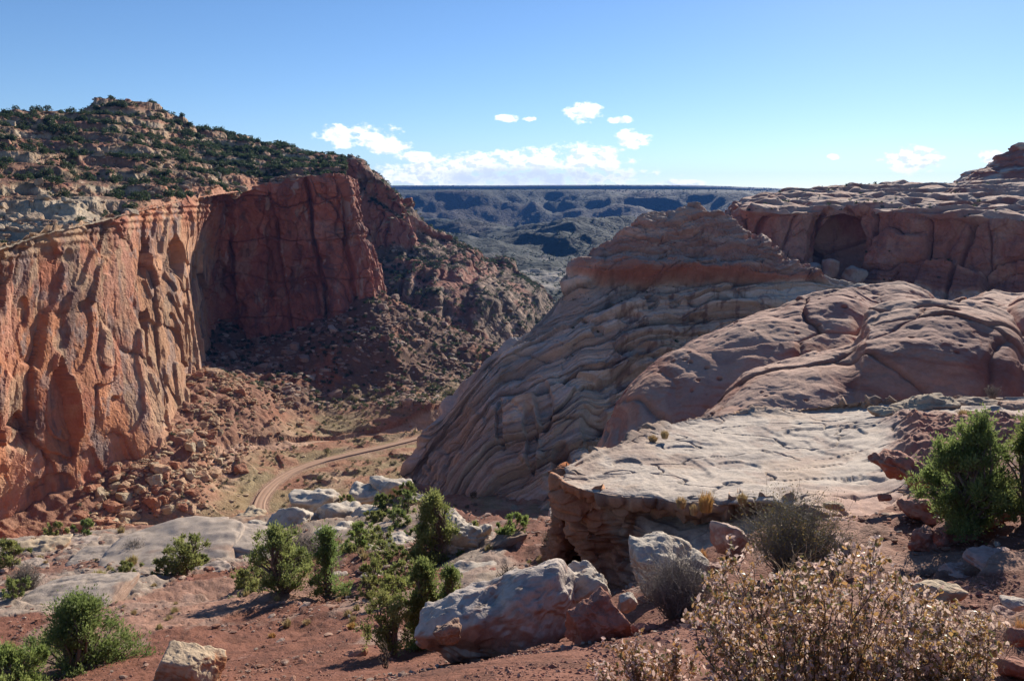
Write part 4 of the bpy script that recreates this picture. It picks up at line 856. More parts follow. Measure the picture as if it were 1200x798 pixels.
for i, (a, c_, Y, w, h, ry, lb) in enumerate(((1056,548,26,70,30,22,'jagged dark red rock fin jutting left from under the bigger right-hand juniper'), (1090,596,23,96,26,14,'long dark red rock rib running below the bigger right-hand juniper'), (1080,640,19.5,34,48,10,'upright red rock stub standing on the pale pink rock'), (1112,632,20,60,44,-12,'squat red rock block right of the upright red stub'), (1150,600,21,90,26,4,'red rock shelf beneath the two right-hand junipers'))):
    rock(lb, a, c_, Y, w, h, .8, (0, ry, 10 * i), 43 + i, ([.36, .18, .13], [.27, .10, .07]), sub=5, rough=.13, planes=12, name='red_rock', cat='rock')
rock('rounded tan boulder low behind the coppery leafy bush at right', 1100, 694, 13, 66, 26, .8, (0, 3, 0), 51, TANR)
rock('pale flat stone near the right border above the red rubble', 1188, 706, 12, 36, 13, .8, (0, 0, 0), 53, PALE)
rock('dark red stone low at the right border beside the dry grass', 1192, 745, 10, 34, 24, .8, (0, 8, 0), 55, REDR)
rock('flat red slab at the bottom right corner', 1190, 782, 9.2, 60, 22, .8, (0, 8, 0), 57, REDR, name='flat_rock', cat='flat rock')
rock('reddish rock lying by the dark stem, bottom centre left', 418, 766, 23, 34, 14, .8, (0, -14, 0), 59, ([.42, .2, .13], [.3, .12, .08]))
# pale rounded boulders at the terrace edge above the road
WB = [(344,612,96,58,34,'rounded whitish boulder right at the end of the dirt road'), (372,590,104,56,26,'flat-topped whitish boulder just right of the road bend'), (403,606,99,64,34,'broad whitish boulder in the middle of the pale boulder cluster'), (428,607,96,46,30,'whitish boulder at the right end of the pale boulder cluster'),
      (391,627,88,46,24,'smooth pale boulder lowest in the pale boulder cluster'), (428,578,112,50,14,'low pale rock behind the pale boulder cluster'), (458,570,112,54,17,'pale rock shelf touching the foot of the big slickrock dome'), (300,622,96,44,14,'small pale block left of the pale boulder cluster'), (413,664,60,38,30,'whitish rock behind the slender green pinyon'), (436,652,66,34,20,'pale rock right of the slender green pinyon'),
      (48,643,92,56,22,'tan rounded boulder near the left border in front of the sunlit cliff'), (262,620,100,34,16,'tan ledge rock left of the dirt road end'), (292,606,108,40,13,'tan boulder beside the dirt road end'), (488,588,100,26,18,'small pale boulder in the dark gully'), (470,640,70,44,24,'pale rock in the green thicket left of the tall juniper'), (530,610,74,36,20,'pale block right behind the top of the tall juniper')]
for i, (a, c_, Y, w, h, lb) in enumerate(WB): rock(lb, a, c_, Y, w * 1.08, h * 1.25, .9, (0, (i * 37) % 16 - 8, 20 * i), 61 + i, TANR if i in (10, 11, 12) else WHT, sub=5, rough=.08, planes=9, sharp=12 if i < 7 else 24)
SL = [(205,640,76,215,30,'broad pale rock slab with a raised rim in the middle of the left terrace',-3), (300,634,78,110,34,'thick pale slab left of the pale boulder cluster',6), (78,700,46,180,24,'long low rough whitish slab above the bottom left juniper',-7), (115,652,80,90,14,'low tan slab behind the yellow grass tuft',-4)]
for i, (a, c_, Y, w, h, lb, ry) in enumerate(SL): rock(lb, a, c_ + 6, Y, w, h, 1.0, (3, ry, 0), 81 + i, ([.41, .33, .265], [.34, .23, .17]), sub=6, rough=.022, planes=9, boxy=.8, sharp=16, name='flat_rock', cat='flat rock', bed=.03)
# loose stones on the red soil
def templates(nm, k, sub, cols, mat, flat=True, **kw):
    out = []
    for i in range(k):
        P, Fc = rock_shape(300 + i * 7 + sub, sub, size=(1, .85, .7), rough=.05, planes=5, boxy=.9, **kw)
        c = np.tile(np.array(cols[i % len(cols)]), (len(P), 1)) * (1 + .15 * fbm(P + i, .6, 2))[:, None]
        out.append(mesh(nm, P, Fc, mat, c, smooth=not flat, link=False))
    return out
rs = np.random.default_rng(21)
ST = templates('loose_stone', 6, 2, ([.33, .15, .10], [.40, .29, .23], [.28, .11, .08]), M_NEAR)
n = 0
ZON = ((0, 420, 690, 795, 60), (500, 700, 640, 700, 22), (700, 860, 690, 790, 45), (820, 1060, 590, 680, 45), (1060, 1195, 640, 780, 45), (0, 300, 640, 700, 30))
for (x0, x1, y0, y1, k) in ZON:
    for _ in range(k):
        q = hit(rs.uniform(x0, x1), rs.uniform(y0, y1)); s = rs.uniform(1.0, 3.8) * q[1] / F * (1 + (rs.random() < .12))
        o = bpy.data.objects.new('loose_stone', ST[rs.integers(6)]); COL.objects.link(o); o.location = q + [0, 0, s * .2]; o.scale = (s * rs.uniform(.8, 1.5), s, s * rs.uniform(.4, .9)); o.rotation_euler = (rs.uniform(-.2, .2), rs.uniform(-.2, .2), rs.uniform(0, 6.28))
        tag(o, 'small loose stone lying on the red soil of the near terrace', 'stone', 'loose stones on the near terrace')
def stones_mesh(name, B, s, C, mat, seed=1, sub=0):
    """many small angular stones as one mesh: jittered octahedra or 42-point blocks"""
    r_ = np.random.default_rng(seed); N = len(B)
    if sub == 0:
        V = np.array([[1, 0, 0], [0, 1, 0], [-1, 0, 0], [0, -1, 0], [0, 0, .8], [0, 0, -.8]], float); Fc = np.array([[0, 1, 4], [1, 2, 4], [2, 3, 4], [3, 0, 4], [1, 0, 5], [2, 1, 5], [3, 2, 5], [0, 3, 5]])
        T = V[None] * (1 + r_.uniform(-.3, .3, (N, 6, 1)))
    else:
        tp = []
        for i in range(10): P_, Fc = rock_shape(900 + i, 1, size=(1, .85, .75), planes=5, boxy=.9, sharp=60); tp.append(P_)
        T = np.stack(tp)[r_.integers(0, 10, N)]
    a = r_.uniform(0, 6.28, N); ca, sa = np.cos(a)[:, None], np.sin(a)[:, None]; tz = r_.uniform(.5, 1.0, N)[:, None]; tx = r_.uniform(.8, 1.5, N)[:, None]
    X = T[..., 0] * tx; Z = T[..., 2] * tz + T[..., 0] * r_.uniform(-.4, .4, N)[:, None]; Y_ = T[..., 1]
    V = np.stack([X * ca - Y_ * sa, X * sa + Y_ * ca, Z], -1) * s[:, None, None] + B[:, None]
    nv = T.shape[1]; Fs = (np.arange(N)[:, None, None] * nv + Fc[None]).reshape(-1, 3); CC = np.repeat(C[:, None], nv, 1).reshape(-1, 3)
    return mesh(name, V.reshape(-1, 3), Fs, mat, CC, smooth=False)
def gravel():
    r_ = np.random.default_rng(31); n = 26000
    Y = np.where(r_.random(n) < .6, r_.uniform(7, 18, n), np.exp(r_.uniform(np.log(15), np.log(70), n))); px = r_.uniform(-20, 1220, n); px[Y < 16] = r_.uniform(420, 1220, (Y < 16).sum())
    X = (px - CX) / F * Y * 1.03; z = ground_z(np.c_[X, Y]); B = np.c_[X, Y, z]; cl = fbm(B, 4, 3, .5, 401) > -.15; B = B[cl]; n = len(B)
    s = r_.gamma(2, .55, n) * B[:, 1] / F * .9 * (1 + 1.1 * (B[:, 1] < 16) * (r_.random(n) < .35)) + .004
    C = mixc([.27, .11, .08], [.37, .2, .15], r_.random(n)) * r_.uniform(.75, 1.2, (n, 1))
    tag(stones_mesh('gravel', B, s, C, M_GRAV, 32), kind='stuff')
    n = 16000; Y = np.exp(r_.uniform(np.log(14), np.log(95), n)); px = r_.uniform(-20, 1220, n); X = (px - CX) / F * Y * 1.03; B = np.c_[X, Y, ground_z(np.c_[X, Y])]
    cl = (fbm(B, 6, 3, .6, 402) > .0); B = B[cl]; n = len(B); s = (r_.gamma(1.5, .95, n) + .5) * B[:, 1] / F; B[:, 2] += .04 * B[:, 1] / 20
    C = mixc([.30, .14, .09], [.43, .33, .26], r_.random(n) ** (1 + 1.5 * (B[:, 1] < 45))) * r_.uniform(.7, 1.15, (n, 1))
    tag(stones_mesh('stone_chips', B, s, C, M_GRAV, 35, 1), kind='stuff')
gravel()

# ================================================================== DISTANT BOULDERS AND TREES
def far_scatter():
    P = np.concatenate([b[0] for b in BOULD]); s = np.concatenate([b[1] for b in BOULD]); C = np.concatenate([b[3] for b in BOULD]); K = np.concatenate([[b[2]] * len(b[0]) for b in BOULD])
    px, py = proj(P); C = C * np.ones((1, 3))
    vis = (px > -10) & (px < 1210); P, s, C, K = P[vis], s[vis], C[vis], K[vis]; sp = s / P[:, 1]; order = np.argsort(-sp)
    LB = {'sunny': ('angular tan boulder on the sunlit rubble slope below the orange cliff', 'boulders on the sunlit talus'), 'shade': ('angular boulder on the shaded rubble slope below the dark red cliff', 'boulders on the shaded talus'),
          'mesa': ('pale boulder among junipers on the mesa slope above the sunlit cliff', 'boulders on the mesa slope'), 'ridge': ('boulder on the scrubby slope of the ridge behind the dark red cliff', 'boulders on the back ridge')}
    top = order[:285]; rest = order[285:]
    tp = {k: templates('talus_boulder', 5, 3, cs, M_TALUS, sharp=40) for k, cs in (('sunny', ([.42, .27, .17], [.36, .17, .10], [.46, .36, .24])), ('shade', ([.32, .22, .17], [.22, .12, .09])), ('mesa', ([.40, .29, .20], [.42, .33, .24])), ('ridge', ([.34, .24, .18], [.28, .14, .1])))}
    for i in top:
        k = str(K[i]); o = bpy.data.objects.new('talus_boulder', tp[k][rs.integers(5)]); COL.objects.link(o); o.location = P[i] + [0, 0, s[i] * .15]
        o.scale = (s[i] * rs.uniform(.9, 1.4), s[i], s[i] * rs.uniform(.6, 1.1)); o.rotation_euler = (rs.uniform(-.4, .4), rs.uniform(-.4, .4), rs.uniform(0, 6.28)); tag(o, LB[k][0], 'boulder', LB[k][1])
    big = sp[rest] > 1.3 / F; a, b_ = rest[big], rest[~big]
    tag(stones_mesh('talus_rubble', P[a], s[a], C[a], M_TALUS, 33, 1), kind='stuff'); tag(stones_mesh('fine_rubble', P[b_], s[b_], C[b_], M_TALUS, 34, 0), kind='stuff')
    # finer rubble dusted over the talus
    P = np.concatenate([b[0] for b in TREES]); h = np.concatenate([b[1] for b in TREES]); K = np.concatenate([[b[2]] * len(b[0]) for b in TREES])
    px, py = proj(P); vis = (px > -10) & (px < 1210); P, h, K = P[vis], h[vis], K[vis]; order = np.argsort(-h / P[:, 1]); top = order[:285]; rest = order[285:]
    LT = {'mesa': ('dark green juniper growing on the mesa slope above the sunlit cliff', 'junipers on the mesa slope'), 'ridge': ('dark green juniper on the slope of the ridge behind the dark red cliff', 'junipers on the back ridge'), 'talus': ('dark green bush growing on the rubble slopes under the cliffs', 'bushes on the talus'),
          'flat': ('olive green bush growing on the canyon floor', 'bushes on the canyon floor'), 'dome': ('green bush growing in a hollow of the big slickrock dome', 'bushes on the slickrock dome'), 'rim': ('dark green bush on the benches of the wall with the arch alcove', 'bushes on the arch wall')}
    CT = {'mesa': ([.035, .055, .025], [.055, .08, .035]), 'ridge': ([.03, .045, .025], [.05, .07, .035]), 'talus': ([.035, .055, .025], [.06, .08, .04]), 'flat': ([.10, .105, .05], [.17, .15, .08]), 'dome': ([.05, .08, .03], [.07, .1, .04]), 'rim': ([.03, .05, .025], [.05, .075, .03])}
    r_ = np.random.default_rng(41); tp = {}
    for k, (c0, c1) in CT.items():
        tp[k] = []
        for i in range(4):
            V = leaf_cloud(240, r_, .16, .8); t = r_.random((len(V) // 3, 1)).repeat(3, 0); tp[k].append(mesh('hillside_juniper', V, np.arange(len(V)).reshape(-1, 3), M_LEAF, (np.array(c0) * (1 - t) + np.array(c1) * t) * r_.uniform(.8, 1.2, t.shape), False, link=False))
    for i in top:
        k = str(K[i]); nm = 'hillside_juniper' if k in ('mesa', 'ridge') else 'green_bush'
        o = bpy.data.objects.new(nm, tp[k][rs.integers(4)]); COL.objects.link(o); o.location = P[i]; q = h[i] / 1.6
        o.scale = (q * rs.uniform(.85, 1.2), q * rs.uniform(.85, 1.2), q * rs.uniform(.85, 1.2)); o.rotation_euler = (0, 0, rs.uniform(0, 6.28)); tag(o, LT[k][0], 'tree' if k in ('mesa', 'ridge') else 'bush', LT[k][1])
    for k in CT:
        m = rest[K[rest] == k]
        if len(m): tag(scatter_mesh('scrub', P[m], h[m] / 1.6, M_LEAF, 70 if k != 'ridge' else 45, .26, CT[k], seed=50), kind='stuff')
far_scatter()

# ================================================================== NEAR TREES, BUSHES, GRASS
def tube(pts, rad, sides=6):
    """one bent tapering limb -> verts, quads"""
    pts = np.asarray(pts, float); n = len(pts); T = np.gradient(pts, axis=0); T /= np.maximum(np.linalg.norm(T, axis=1)[:, None], 1e-9)
    ref = np.array([.31, .87, .38]); A = np.cross(T, ref); A /= np.maximum(np.linalg.norm(A, axis=1)[:, None], 1e-9); B = np.cross(T, A)
    th = np.linspace(0, 2 * np.pi, sides, endpoint=False); rad = np.broadcast_to(rad, n)
    V = pts[:, None] + rad[:, None, None] * (A[:, None] * np.cos(th)[None, :, None] + B[:, None] * np.sin(th)[None, :, None])
    i = np.arange(n * sides).reshape(n, sides); j = np.roll(i, -1, 1)
    return V.reshape(-1, 3), np.stack([i[:-1], j[:-1], j[1:], i[1:]], -1).reshape(-1, 4)
class Bag:
    def __init__(s): s.V, s.F, s.n = [], [], 0
    def add(s, V, Fc): s.V.append(V); s.F.append(Fc + s.n); s.n += len(V)
    def out(s): return np.concatenate(s.V), np.concatenate(s.F)
def wig(a, b_, n, amp, r_):
    """wandering line from a to b"""
    t = np.linspace(0, 1, n)[:, None]; L = np.linalg.norm(np.asarray(b_) - a); w = np.cumsum(r_.normal(size=(n, 3)), 0); w = w - w[-1] * t; w = w * (amp * L / max(n, 1) ** .5)
    w[0] = 0; return np.asarray(a) * (1 - t) + np.asarray(b_) * t + w
def tree(name, label, px, py, Y, hpx, wpx, seed, shape='round', lean=0., bare=.12, leafn=9000, leaf=.055, col=([.045, .075, .028], [.10, .135, .05]), trunks=1, cat='tree', group=None, clumps=70):
    """tree whose foot is at (px,py), at distance Y; height and width in photo pixels"""
    r_ = np.random.default_rng(seed); s = Y / F; wpx *= 1.15; H, Wd = hpx * s, wpx * s / 2
    foot = un(px, py, Y); foot[2] = min(foot[2], ground_z([foot[:2]], False)[0] + .3) if abs(foot[2] - ground_z([foot[:2]], False)[0]) < 1.5 else foot[2]
    H = un(px, py - hpx, Y)[2] - foot[2]
    root = tag(empty(name, foot), label, cat, group)
    bark, tw = Bag(), Bag(); ctr = []
    for k in range(clumps):
        for _ in range(40):
            t = r_.random() ** .85; 
            if shape == 'cone': rad = Wd * (1.04 - t) ** .8
            elif shape == 'column': rad = Wd * (1 - abs(2 * t - .75) ** 2.5 * .5) * (1 if t < .8 else (1.02 - t) / .22)
            elif shape == 'flame': rad = Wd * (1.03 - t) ** .6 * (.62 + .5 * min(1, t * 4))
            elif shape == 'flat': rad = Wd * math.sin(math.pi * min(t * .55 + .35, 1)) 
            else: rad = Wd * math.sqrt(max(0.03, 1 - (2 * t - .95) ** 2))
            a = r_.uniform(0, 6.283); q = r_.random() ** .5 * rad * (1 + .35 * math.sin(3 * a + seed) * (.4 + .6 * t))
            c = np.array([q * math.cos(a), q * math.sin(a), H * (bare + (1 - bare) * t * .93)]); c[0] += lean * H * t
            if fbm(np.array([c * 1.0 + seed * 9]), H * .33, 2)[0] > -.22: break
        ctr.append(c)
    ctr = np.array(ctr)
    for ti in range(trunks):
        a = r_.uniform(0, 6.28); off = np.array([math.cos(a), math.sin(a), 0]) * Wd * .12 * (trunks > 1); topp = np.array([lean * H * .8, 0, H * .82]) + off * 3
        tr = wig(off + [0, 0, -.15], topp, 14, .07, r_); V, Fc = tube(tr, np.linspace(H * .042, H * .008, 14) / (1 + .3 * (trunks > 1)), 8); bark.add(V, Fc)
        for c in ctr[ti::trunks]:
            z0 = np.clip(c[2] * r_.uniform(.25, .75), 0.04 * H, topp[2] * .9); i = np.argmin(abs(tr[:, 2] - z0)); V, Fc = tube(wig(tr[i], c, 7, .10, r_), np.linspace(H * .016, H * .003, 7), 5); bark.add(V, Fc)
    mesh('trunk', *bark.out(), M_BARK, np.tile(np.array([.17, .125, .10]), (bark.n, 1)), parent=root)
    cr = H * .075 + Wd * .10; per = leafn // clumps; n = per * clumps
    cc = np.repeat(ctr, per, 0); d = r_.normal(size=(n, 3)); d /= np.linalg.norm(d, axis=1)[:, None]
    rr = cr * r_.uniform(.55, 1.25, (clumps, 1)).repeat(per, 0) * r_.random((n, 1)) ** .5; sub = r_.normal(size=(clumps, 7, 3)) * .55
    sp = sub[np.repeat(np.arange(clumps), per), r_.integers(0, 7, n)]
    p = cc + (d * .55 + sp * .8) * rr * [1, 1, 1.1]; p[:, 2] = np.maximum(p[:, 2], .03)
    ax = d * .7 + sp * .5 + np.array([0, 0, .9]) + r_.normal(size=(n, 3)) * .35; ax /= np.linalg.norm(ax, axis=1)[:, None]
    bx = np.cross(ax, r_.normal(size=(n, 3))); bx /= np.linalg.norm(bx, axis=1)[:, None]; L = leaf * r_.uniform(.6, 1.4, (n, 1))
    V = np.stack([p + ax * L, p - ax * L * .5 + bx * L * .42, p - ax * L * .5 - bx * L * .42], 1).reshape(-1, 3)
    t = np.clip(r_.random((clumps, 1)).repeat(per, 0) * .7 + r_.random((n, 1)) * .3, 0, 1); C = (np.array(col[0]) * (1 - t) + np.array(col[1]) * t).repeat(3, 0)
    mesh('crown', V, np.arange(3 * n).reshape(-1, 3), M_LEAF, C, False, parent=root)
    return root
OLIV = ([.15, .18, .055], [.33, .34, .12]); DEEP = ([.12, .165, .05], [.26, .30, .10]); YEL = ([.17, .22, .06], [.34, .37, .12])
tree('juniper', 'dense green juniper on the ledge, left of its neighbour at the right border', 1128, 618, 20, 140, 96, 101, 'flame', .02, .03, 30000, .05, DEEP, 3, clumps=150)
tree('juniper', 'green juniper cut off by the right border of the photo', 1200, 608, 20, 122, 86, 102, 'flame', .03, .03, 26000, .05, DEEP, 3, clumps=130)
tree('juniper', 'tall rounded juniper with feathery crown beside the pale craggy outcrop', 510, 660, 48, 82, 62, 103, 'flame', 0, .03, 15000, .1, OLIV, 2, clumps=90)
tree('juniper', 'upright column-shaped juniper at the left end of the huge pale boulder', 496, 768, 24, 116, 48, 104, 'flame', .02, .02, 15000, .06, DEEP, 2, clumps=90)
tree('juniper', 'narrow juniper squeezed between the column-shaped juniper and the huge pale boulder', 526, 750, 25, 92, 36, 105, 'flame', .03, .02, 9000, .06, DEEP, 1, clumps=60)
tree('juniper', 'sparse juniper with bare crooked branches, left of the column-shaped one', 462, 778, 23, 82, 56, 106, 'round', -.15, .3, 5000, .055, OLIV, 3, clumps=34)
tree('juniper', 'gnarled juniper with a reddish trunk standing on the red soil', 334, 708, 42, 90, 70, 107, 'round', -.05, .25, 11000, .09, OLIV, 2, clumps=60)
tree('pinyon', 'slender cone-shaped green pinyon right of the gnarled juniper', 386, 708, 42, 92, 50, 108, 'cone', 0, .08, 9500, .085, ([.13, .19, .06], [.25, .31, .1]), 1, clumps=70)
tree('juniper', 'small olive juniper with a forked trunk on the pale slab terrace', 213, 678, 60, 54, 50, 109, 'round', .2, .2, 6500, .12, OLIV, 2, clumps=44)
tree('juniper', 'little round green bush left of the forked juniper on the slab terrace', 194, 678, 59, 22, 22, 110, 'round', 0, .02, 2200, .11, OLIV, 2, cat='bush', clumps=20)
tree('juniper', 'tiny upright juniper left of the gnarled juniper', 281, 695, 50, 28, 20, 111, 'cone', .1, .02, 2600, .1, OLIV, 1, clumps=24)
tree('juniper', 'broad dark green juniper in the bottom left corner with a bushy crown', 100, 818, 27, 120, 130, 112, 'flame', .0, .02, 30000, .065, DEEP, 3, clumps=130)
tree('juniper', 'yellow green juniper in the very bottom left corner of the photo', 14, 830, 24, 70, 84, 113, 'round', 0, .02, 16000, .06, YEL, 2, clumps=80)
tree('pinyon', 'little bright green pinyon growing behind the leaning dark slab', 600, 626, 49, 24, 44, 114, 'round', .1, .12, 3800, .1, YEL, 2, clumps=26)
tree('juniper', 'green bush at the left border in front of the sunlit cliff foot', 8, 660, 78, 28, 46, 115, 'round', 0, .02, 4200, .17, OLIV, 2, cat='bush', clumps=34)
BU = [(418,648,60,26,30,'bright olive bush above the slender pinyon',YEL),(446,642,64,26,34,'olive bush in the thicket left of the tall juniper',OLIV),(466,618,84,24,30,'dark bush in the shaded gully by the dome foot',DEEP),(450,596,96,20,26,'dark bush at the foot of the big slickrock dome',DEEP),(476,600,92,26,26,'second dark bush at the dome foot, nearer the gully',DEEP),
      (440,682,46,30,40,'pale green bush below the thicket',OLIV),(470,690,42,34,40,'loose green bush left of the tall juniper foot',OLIV),(408,590,104,10,18,'tiny green bush among the pale boulders',OLIV),(470,665,54,26,32,'green bush under the tall juniper',DEEP),(432,702,38,28,34,'straggly green bush right of the slender pinyon',OLIV),(300,715,43,34,44,'low brownish green bush under the gnarled juniper',OLIV),(520,664,50,22,30,'dark green bush at the foot of the tall juniper',DEEP),(488,640,72,22,30,'shaded bush in the gully above the tall juniper',DEEP),(150,672,66,16,26,'low dark scrub by the yellow grass on the slab terrace',OLIV),(556,626,62,14,18,'small bush behind the pale craggy outcrop',OLIV),(16,700,46,22,34,'low grey green bush near the left border',OLIV),(40,780,31,30,50,'low green bush between the two corner junipers',DEEP),(70,632,100,20,24,'green bush at the foot of the sunlit cliff',OLIV),(100,628,104,18,22,'dark bush left of the talus boulders',DEEP)]
for i, (a, c_, Y, h, w, lb, cl) in enumerate(BU): tree('green_bush', lb, a, c_, Y, h, w, 130 + i, 'round', 0, .02, 2400, Y * .0019, cl, 3, cat='bush', clumps=26)

def twig_bush(label, px, py, Y, hpx, wpx, seed, n=260, col=(.26, .215, .19), leaves=0, lcol=([.12, .12, .06], [.2, .18, .08]), rad=.0016, name='twiggy_bush', lsize=.022):
    r_ = np.random.default_rng(seed); s = Y / F; Wd = wpx * s / 2; foot = un(px, py, Y); g = ground_z([foot[:2]], False)[0]; foot[2] = g if abs(g - foot[2]) < .8 else foot[2]
    H = un(px, py - hpx, Y)[2] - foot[2]; root = tag(empty(name, foot), label, 'bush'); bg_ = Bag(); tips = []
    for i in range(n):
        a = r_.uniform(0, 6.283); e = r_.random() ** .6; L = H * r_.uniform(.6, 1.05) * (1 - .35 * e)
        end = np.array([math.cos(a) * Wd * e * 1.05, math.sin(a) * Wd * e, L]); st = np.array([math.cos(a), math.sin(a), 0]) * Wd * .15 * r_.random(); st[2] = -.05
        tr = wig(st, end, 8, .1, r_); R = rad * Y / 16 * 4; V, Fc = tube(tr, np.linspace(R * 1.4, R * .5, 8), 3); bg_.add(V, Fc)
        for _ in range(4):
            j = r_.integers(3, 8); e2 = tr[j] + (r_.normal(size=3) * .5 + [0, 0, .5]) * H * .22; V, Fc = tube(wig(tr[j], e2, 4, .12, r_), np.linspace(R * .6, R * .3, 4), 3); bg_.add(V, Fc); tips.append(e2); tips.append((tr[j] + e2) / 2)
    c = np.tile(np.array(col), (bg_.n, 1)) * (1 + .25 * fbm(np.concatenate(bg_.V), .3, 2))[:, None]; mesh('branches', *bg_.out(), M_BARK, c, parent=root)
    if leaves:
        tips = np.array(tips); p = tips[r_.integers(0, len(tips), leaves)] + r_.normal(size=(leaves, 3)) * H * .045; ax = r_.normal(size=(leaves, 3)) + [0, 0, .6]; ax /= np.linalg.norm(ax, axis=1)[:, None]; bx = np.cross(ax, r_.normal(size=(leaves, 3))); bx /= np.linalg.norm(bx, axis=1)[:, None]; L = lsize * r_.uniform(.6, 1.4, (leaves, 1))
        V = np.stack([p + ax * L, p - ax * L * .5 + bx * L * .5, p - ax * L * .5 - bx * L * .5], 1).reshape(-1, 3); t = r_.random((leaves, 1)); t = np.where(fbm(p, H * .5, 2)[:, None] > .1, t, t * .3)
        mesh('leaves', V, np.arange(3 * leaves).reshape(-1, 3), M_BRUSH, (np.array(lcol[0]) * (1 - t) + np.array(lcol[1]) * t).repeat(3, 0), False, parent=root)
twig_bush('wide grey green bush with yellowing leaves on the red soil of the ledge', 930, 664, 20, 82, 122, 201, 420, (.2, .175, .155), 9000, ([.11, .12, .075], [.36, .27, .06]), lsize=.03)
twig_bush('bare grey twiggy bush in front of the whitish flat-topped boulder', 792, 726, 16.5, 78, 96, 202, 520, (.235, .205, .19), 1500, ([.16, .14, .11], [.22, .19, .14]))
twig_bush('grey leafless bush behind the gnarled juniper', 352, 662, 58, 38, 56, 203, 300, (.2, .17, .15), 2500, ([.13, .12, .09], [.18, .16, .11]), lsize=.05)
twig_bush('round grey bush at the far left on the slab terrace', 30, 690, 50, 30, 32, 204, 220, (.2, .17, .15), 1500, ([.12, .11, .08], [.17, .15, .1]), lsize=.045)
twig_bush('brown shrub with bare twigs on the red soil left of the overhang', 648, 645, 44, 22, 30, 205, 180, (.25, .17, .13), 1200, ([.17, .12, .07], [.24, .17, .09]), lsize=.04)
twig_bush('dead black twiggy shrub above the middle of the huge pale boulder', 592, 690, 30, 32, 26, 206, 26, (.08, .055, .045), rad=.003)
twig_bush('pale bare yellowish shrub just below the wide grey green bush', 938, 682, 15, 44, 50, 207, 60, (.42, .32, .2), rad=.0022)
twig_bush('thin bare shrub rising right of the coppery leafy bush', 1150, 780, 9, 90, 100, 208, 70, (.3, .24, .19), rad=.0013)
twig_bush('grey scrub beside the dark bank, left of the road end', 158, 655, 76, 22, 28, 209, 120, (.2, .17, .15), 900, ([.12, .11, .08], [.17, .15, .1]), lsize=.06)
twig_bush('dark dry stem poking up left of the huge pale boulder', 452, 790, 20, 42, 24, 210, 8, (.1, .07, .055), rad=.003)
twig_bush('low grey bush on the rim of the ledge behind the bigger right-hand juniper', 1162, 466, 45, 14, 20, 211, 60, (.25, .2, .17), 300, ([.14, .12, .09], [.2, .17, .1]), lsize=.04)

def grass(label, px, py, Y, hpx, wpx, seed, col=([.42, .33, .16], [.52, .40, .2]), n=240):
    r_ = np.random.default_rng(seed); s = Y / F; Wd = wpx * s / 2; H = hpx * s; foot = un(px, py, Y)
    if px < 700 or py > 620: g = ground_z([foot[:2]], False)[0]; foot[2] = g if abs(g - foot[2]) < 1 else foot[2]
    a = r_.uniform(0, 6.283, n); e = r_.random(n) ** .5; b0 = np.stack([np.cos(a) * e * Wd * .5, np.sin(a) * e * Wd * .5, np.full(n, -.03)], 1); L = H * r_.uniform(.6, 1.1, n)
    t1 = b0 * [1.7, 1.7, 0] + np.c_[np.zeros((n, 2)), L * (1 - .35 * e)] + r_.normal(size=(n, 3)) * H * .08; mid = (b0 + t1) / 2 + np.c_[np.zeros((n, 2)), L * .14]
    w = np.stack([-np.sin(a), np.cos(a), 0 * a], 1) * (Y / F * .7)
    V = np.stack([b0 - w, b0 + w, mid + w * .7, mid - w * .7, t1], 1).reshape(-1, 3); i = np.arange(n)[:, None] * 5
    t = r_.random((n, 1)); C = (np.array(col[0]) * (1 - t) + np.array(col[1]) * t).repeat(5, 0)
    o = mesh('grass_tuft', V, [i + np.array([[0, 1, 2, 3]]), i + np.array([[3, 2, 4]])], M_BRUSH, C, False); o.location = foot
    return tag(o, label, 'grass tuft')
OR = ([.50, .25, .10], [.55, .36, .15])
for i, g in enumerate(((798,594,29,16,18,'straw coloured grass tuft, leftmost of those under the ledge lip'), (827,598,28.5,28,28,'big orange grass tuft under the ledge lip',OR), (813,602,28,14,16,'small yellow grass tuft left of the big orange one'), (870,590,29,16,18,'pale yellow grass tuft on the red soil right of the big orange one'), (823,634,25,24,20,'orange grass tuft standing against the pinkish block',OR),
      (779,513,42,11,14,'yellow grass tuft on the back edge of the pale ledge'), (765,516,42,7,18,'low dry grass left of the tuft on the ledge back edge'), (154,654,72,16,20,'yellow grass tuft on the broad pale slab',([.4,.33,.12],[.5,.42,.18])), (115,672,64,16,24,'yellow bushy grass tuft left of the broad pale slab',([.36,.31,.1],[.46,.4,.16])), (141,675,62,12,14,'small tan grass tuft right of the yellow bushy tuft'), (634,658,42,12,16,'yellow grass tuft below the brown shrub'), (651,655,42,10,10,'small dry tuft right below the brown shrub'),
      (168,676,60,8,12,'tiny tan tuft on the slab terrace'), (413,740,30,12,18,'orange dry tuft on the red soil below the slender pinyon',OR), (318,735,32,8,14,'small orange tuft in the shadow of the gnarled juniper',OR), (810,732,14.5,22,24,'dry grass tuft beside the bare grey twiggy bush'), (1196,740,10.5,34,34,'tall straw grass at the right border',OR), (1130,488,40,10,22,'low yellow grass behind the bigger right-hand juniper'), (10,770,33,18,26,'pale tan grass at the left border above the corner juniper'), (25,680,52,10,18,'dry tuft by the round grey bush'))):
    grass(g[5], *g[:5], 300 + i, *( [g[6]] if len(g) > 6 else []))

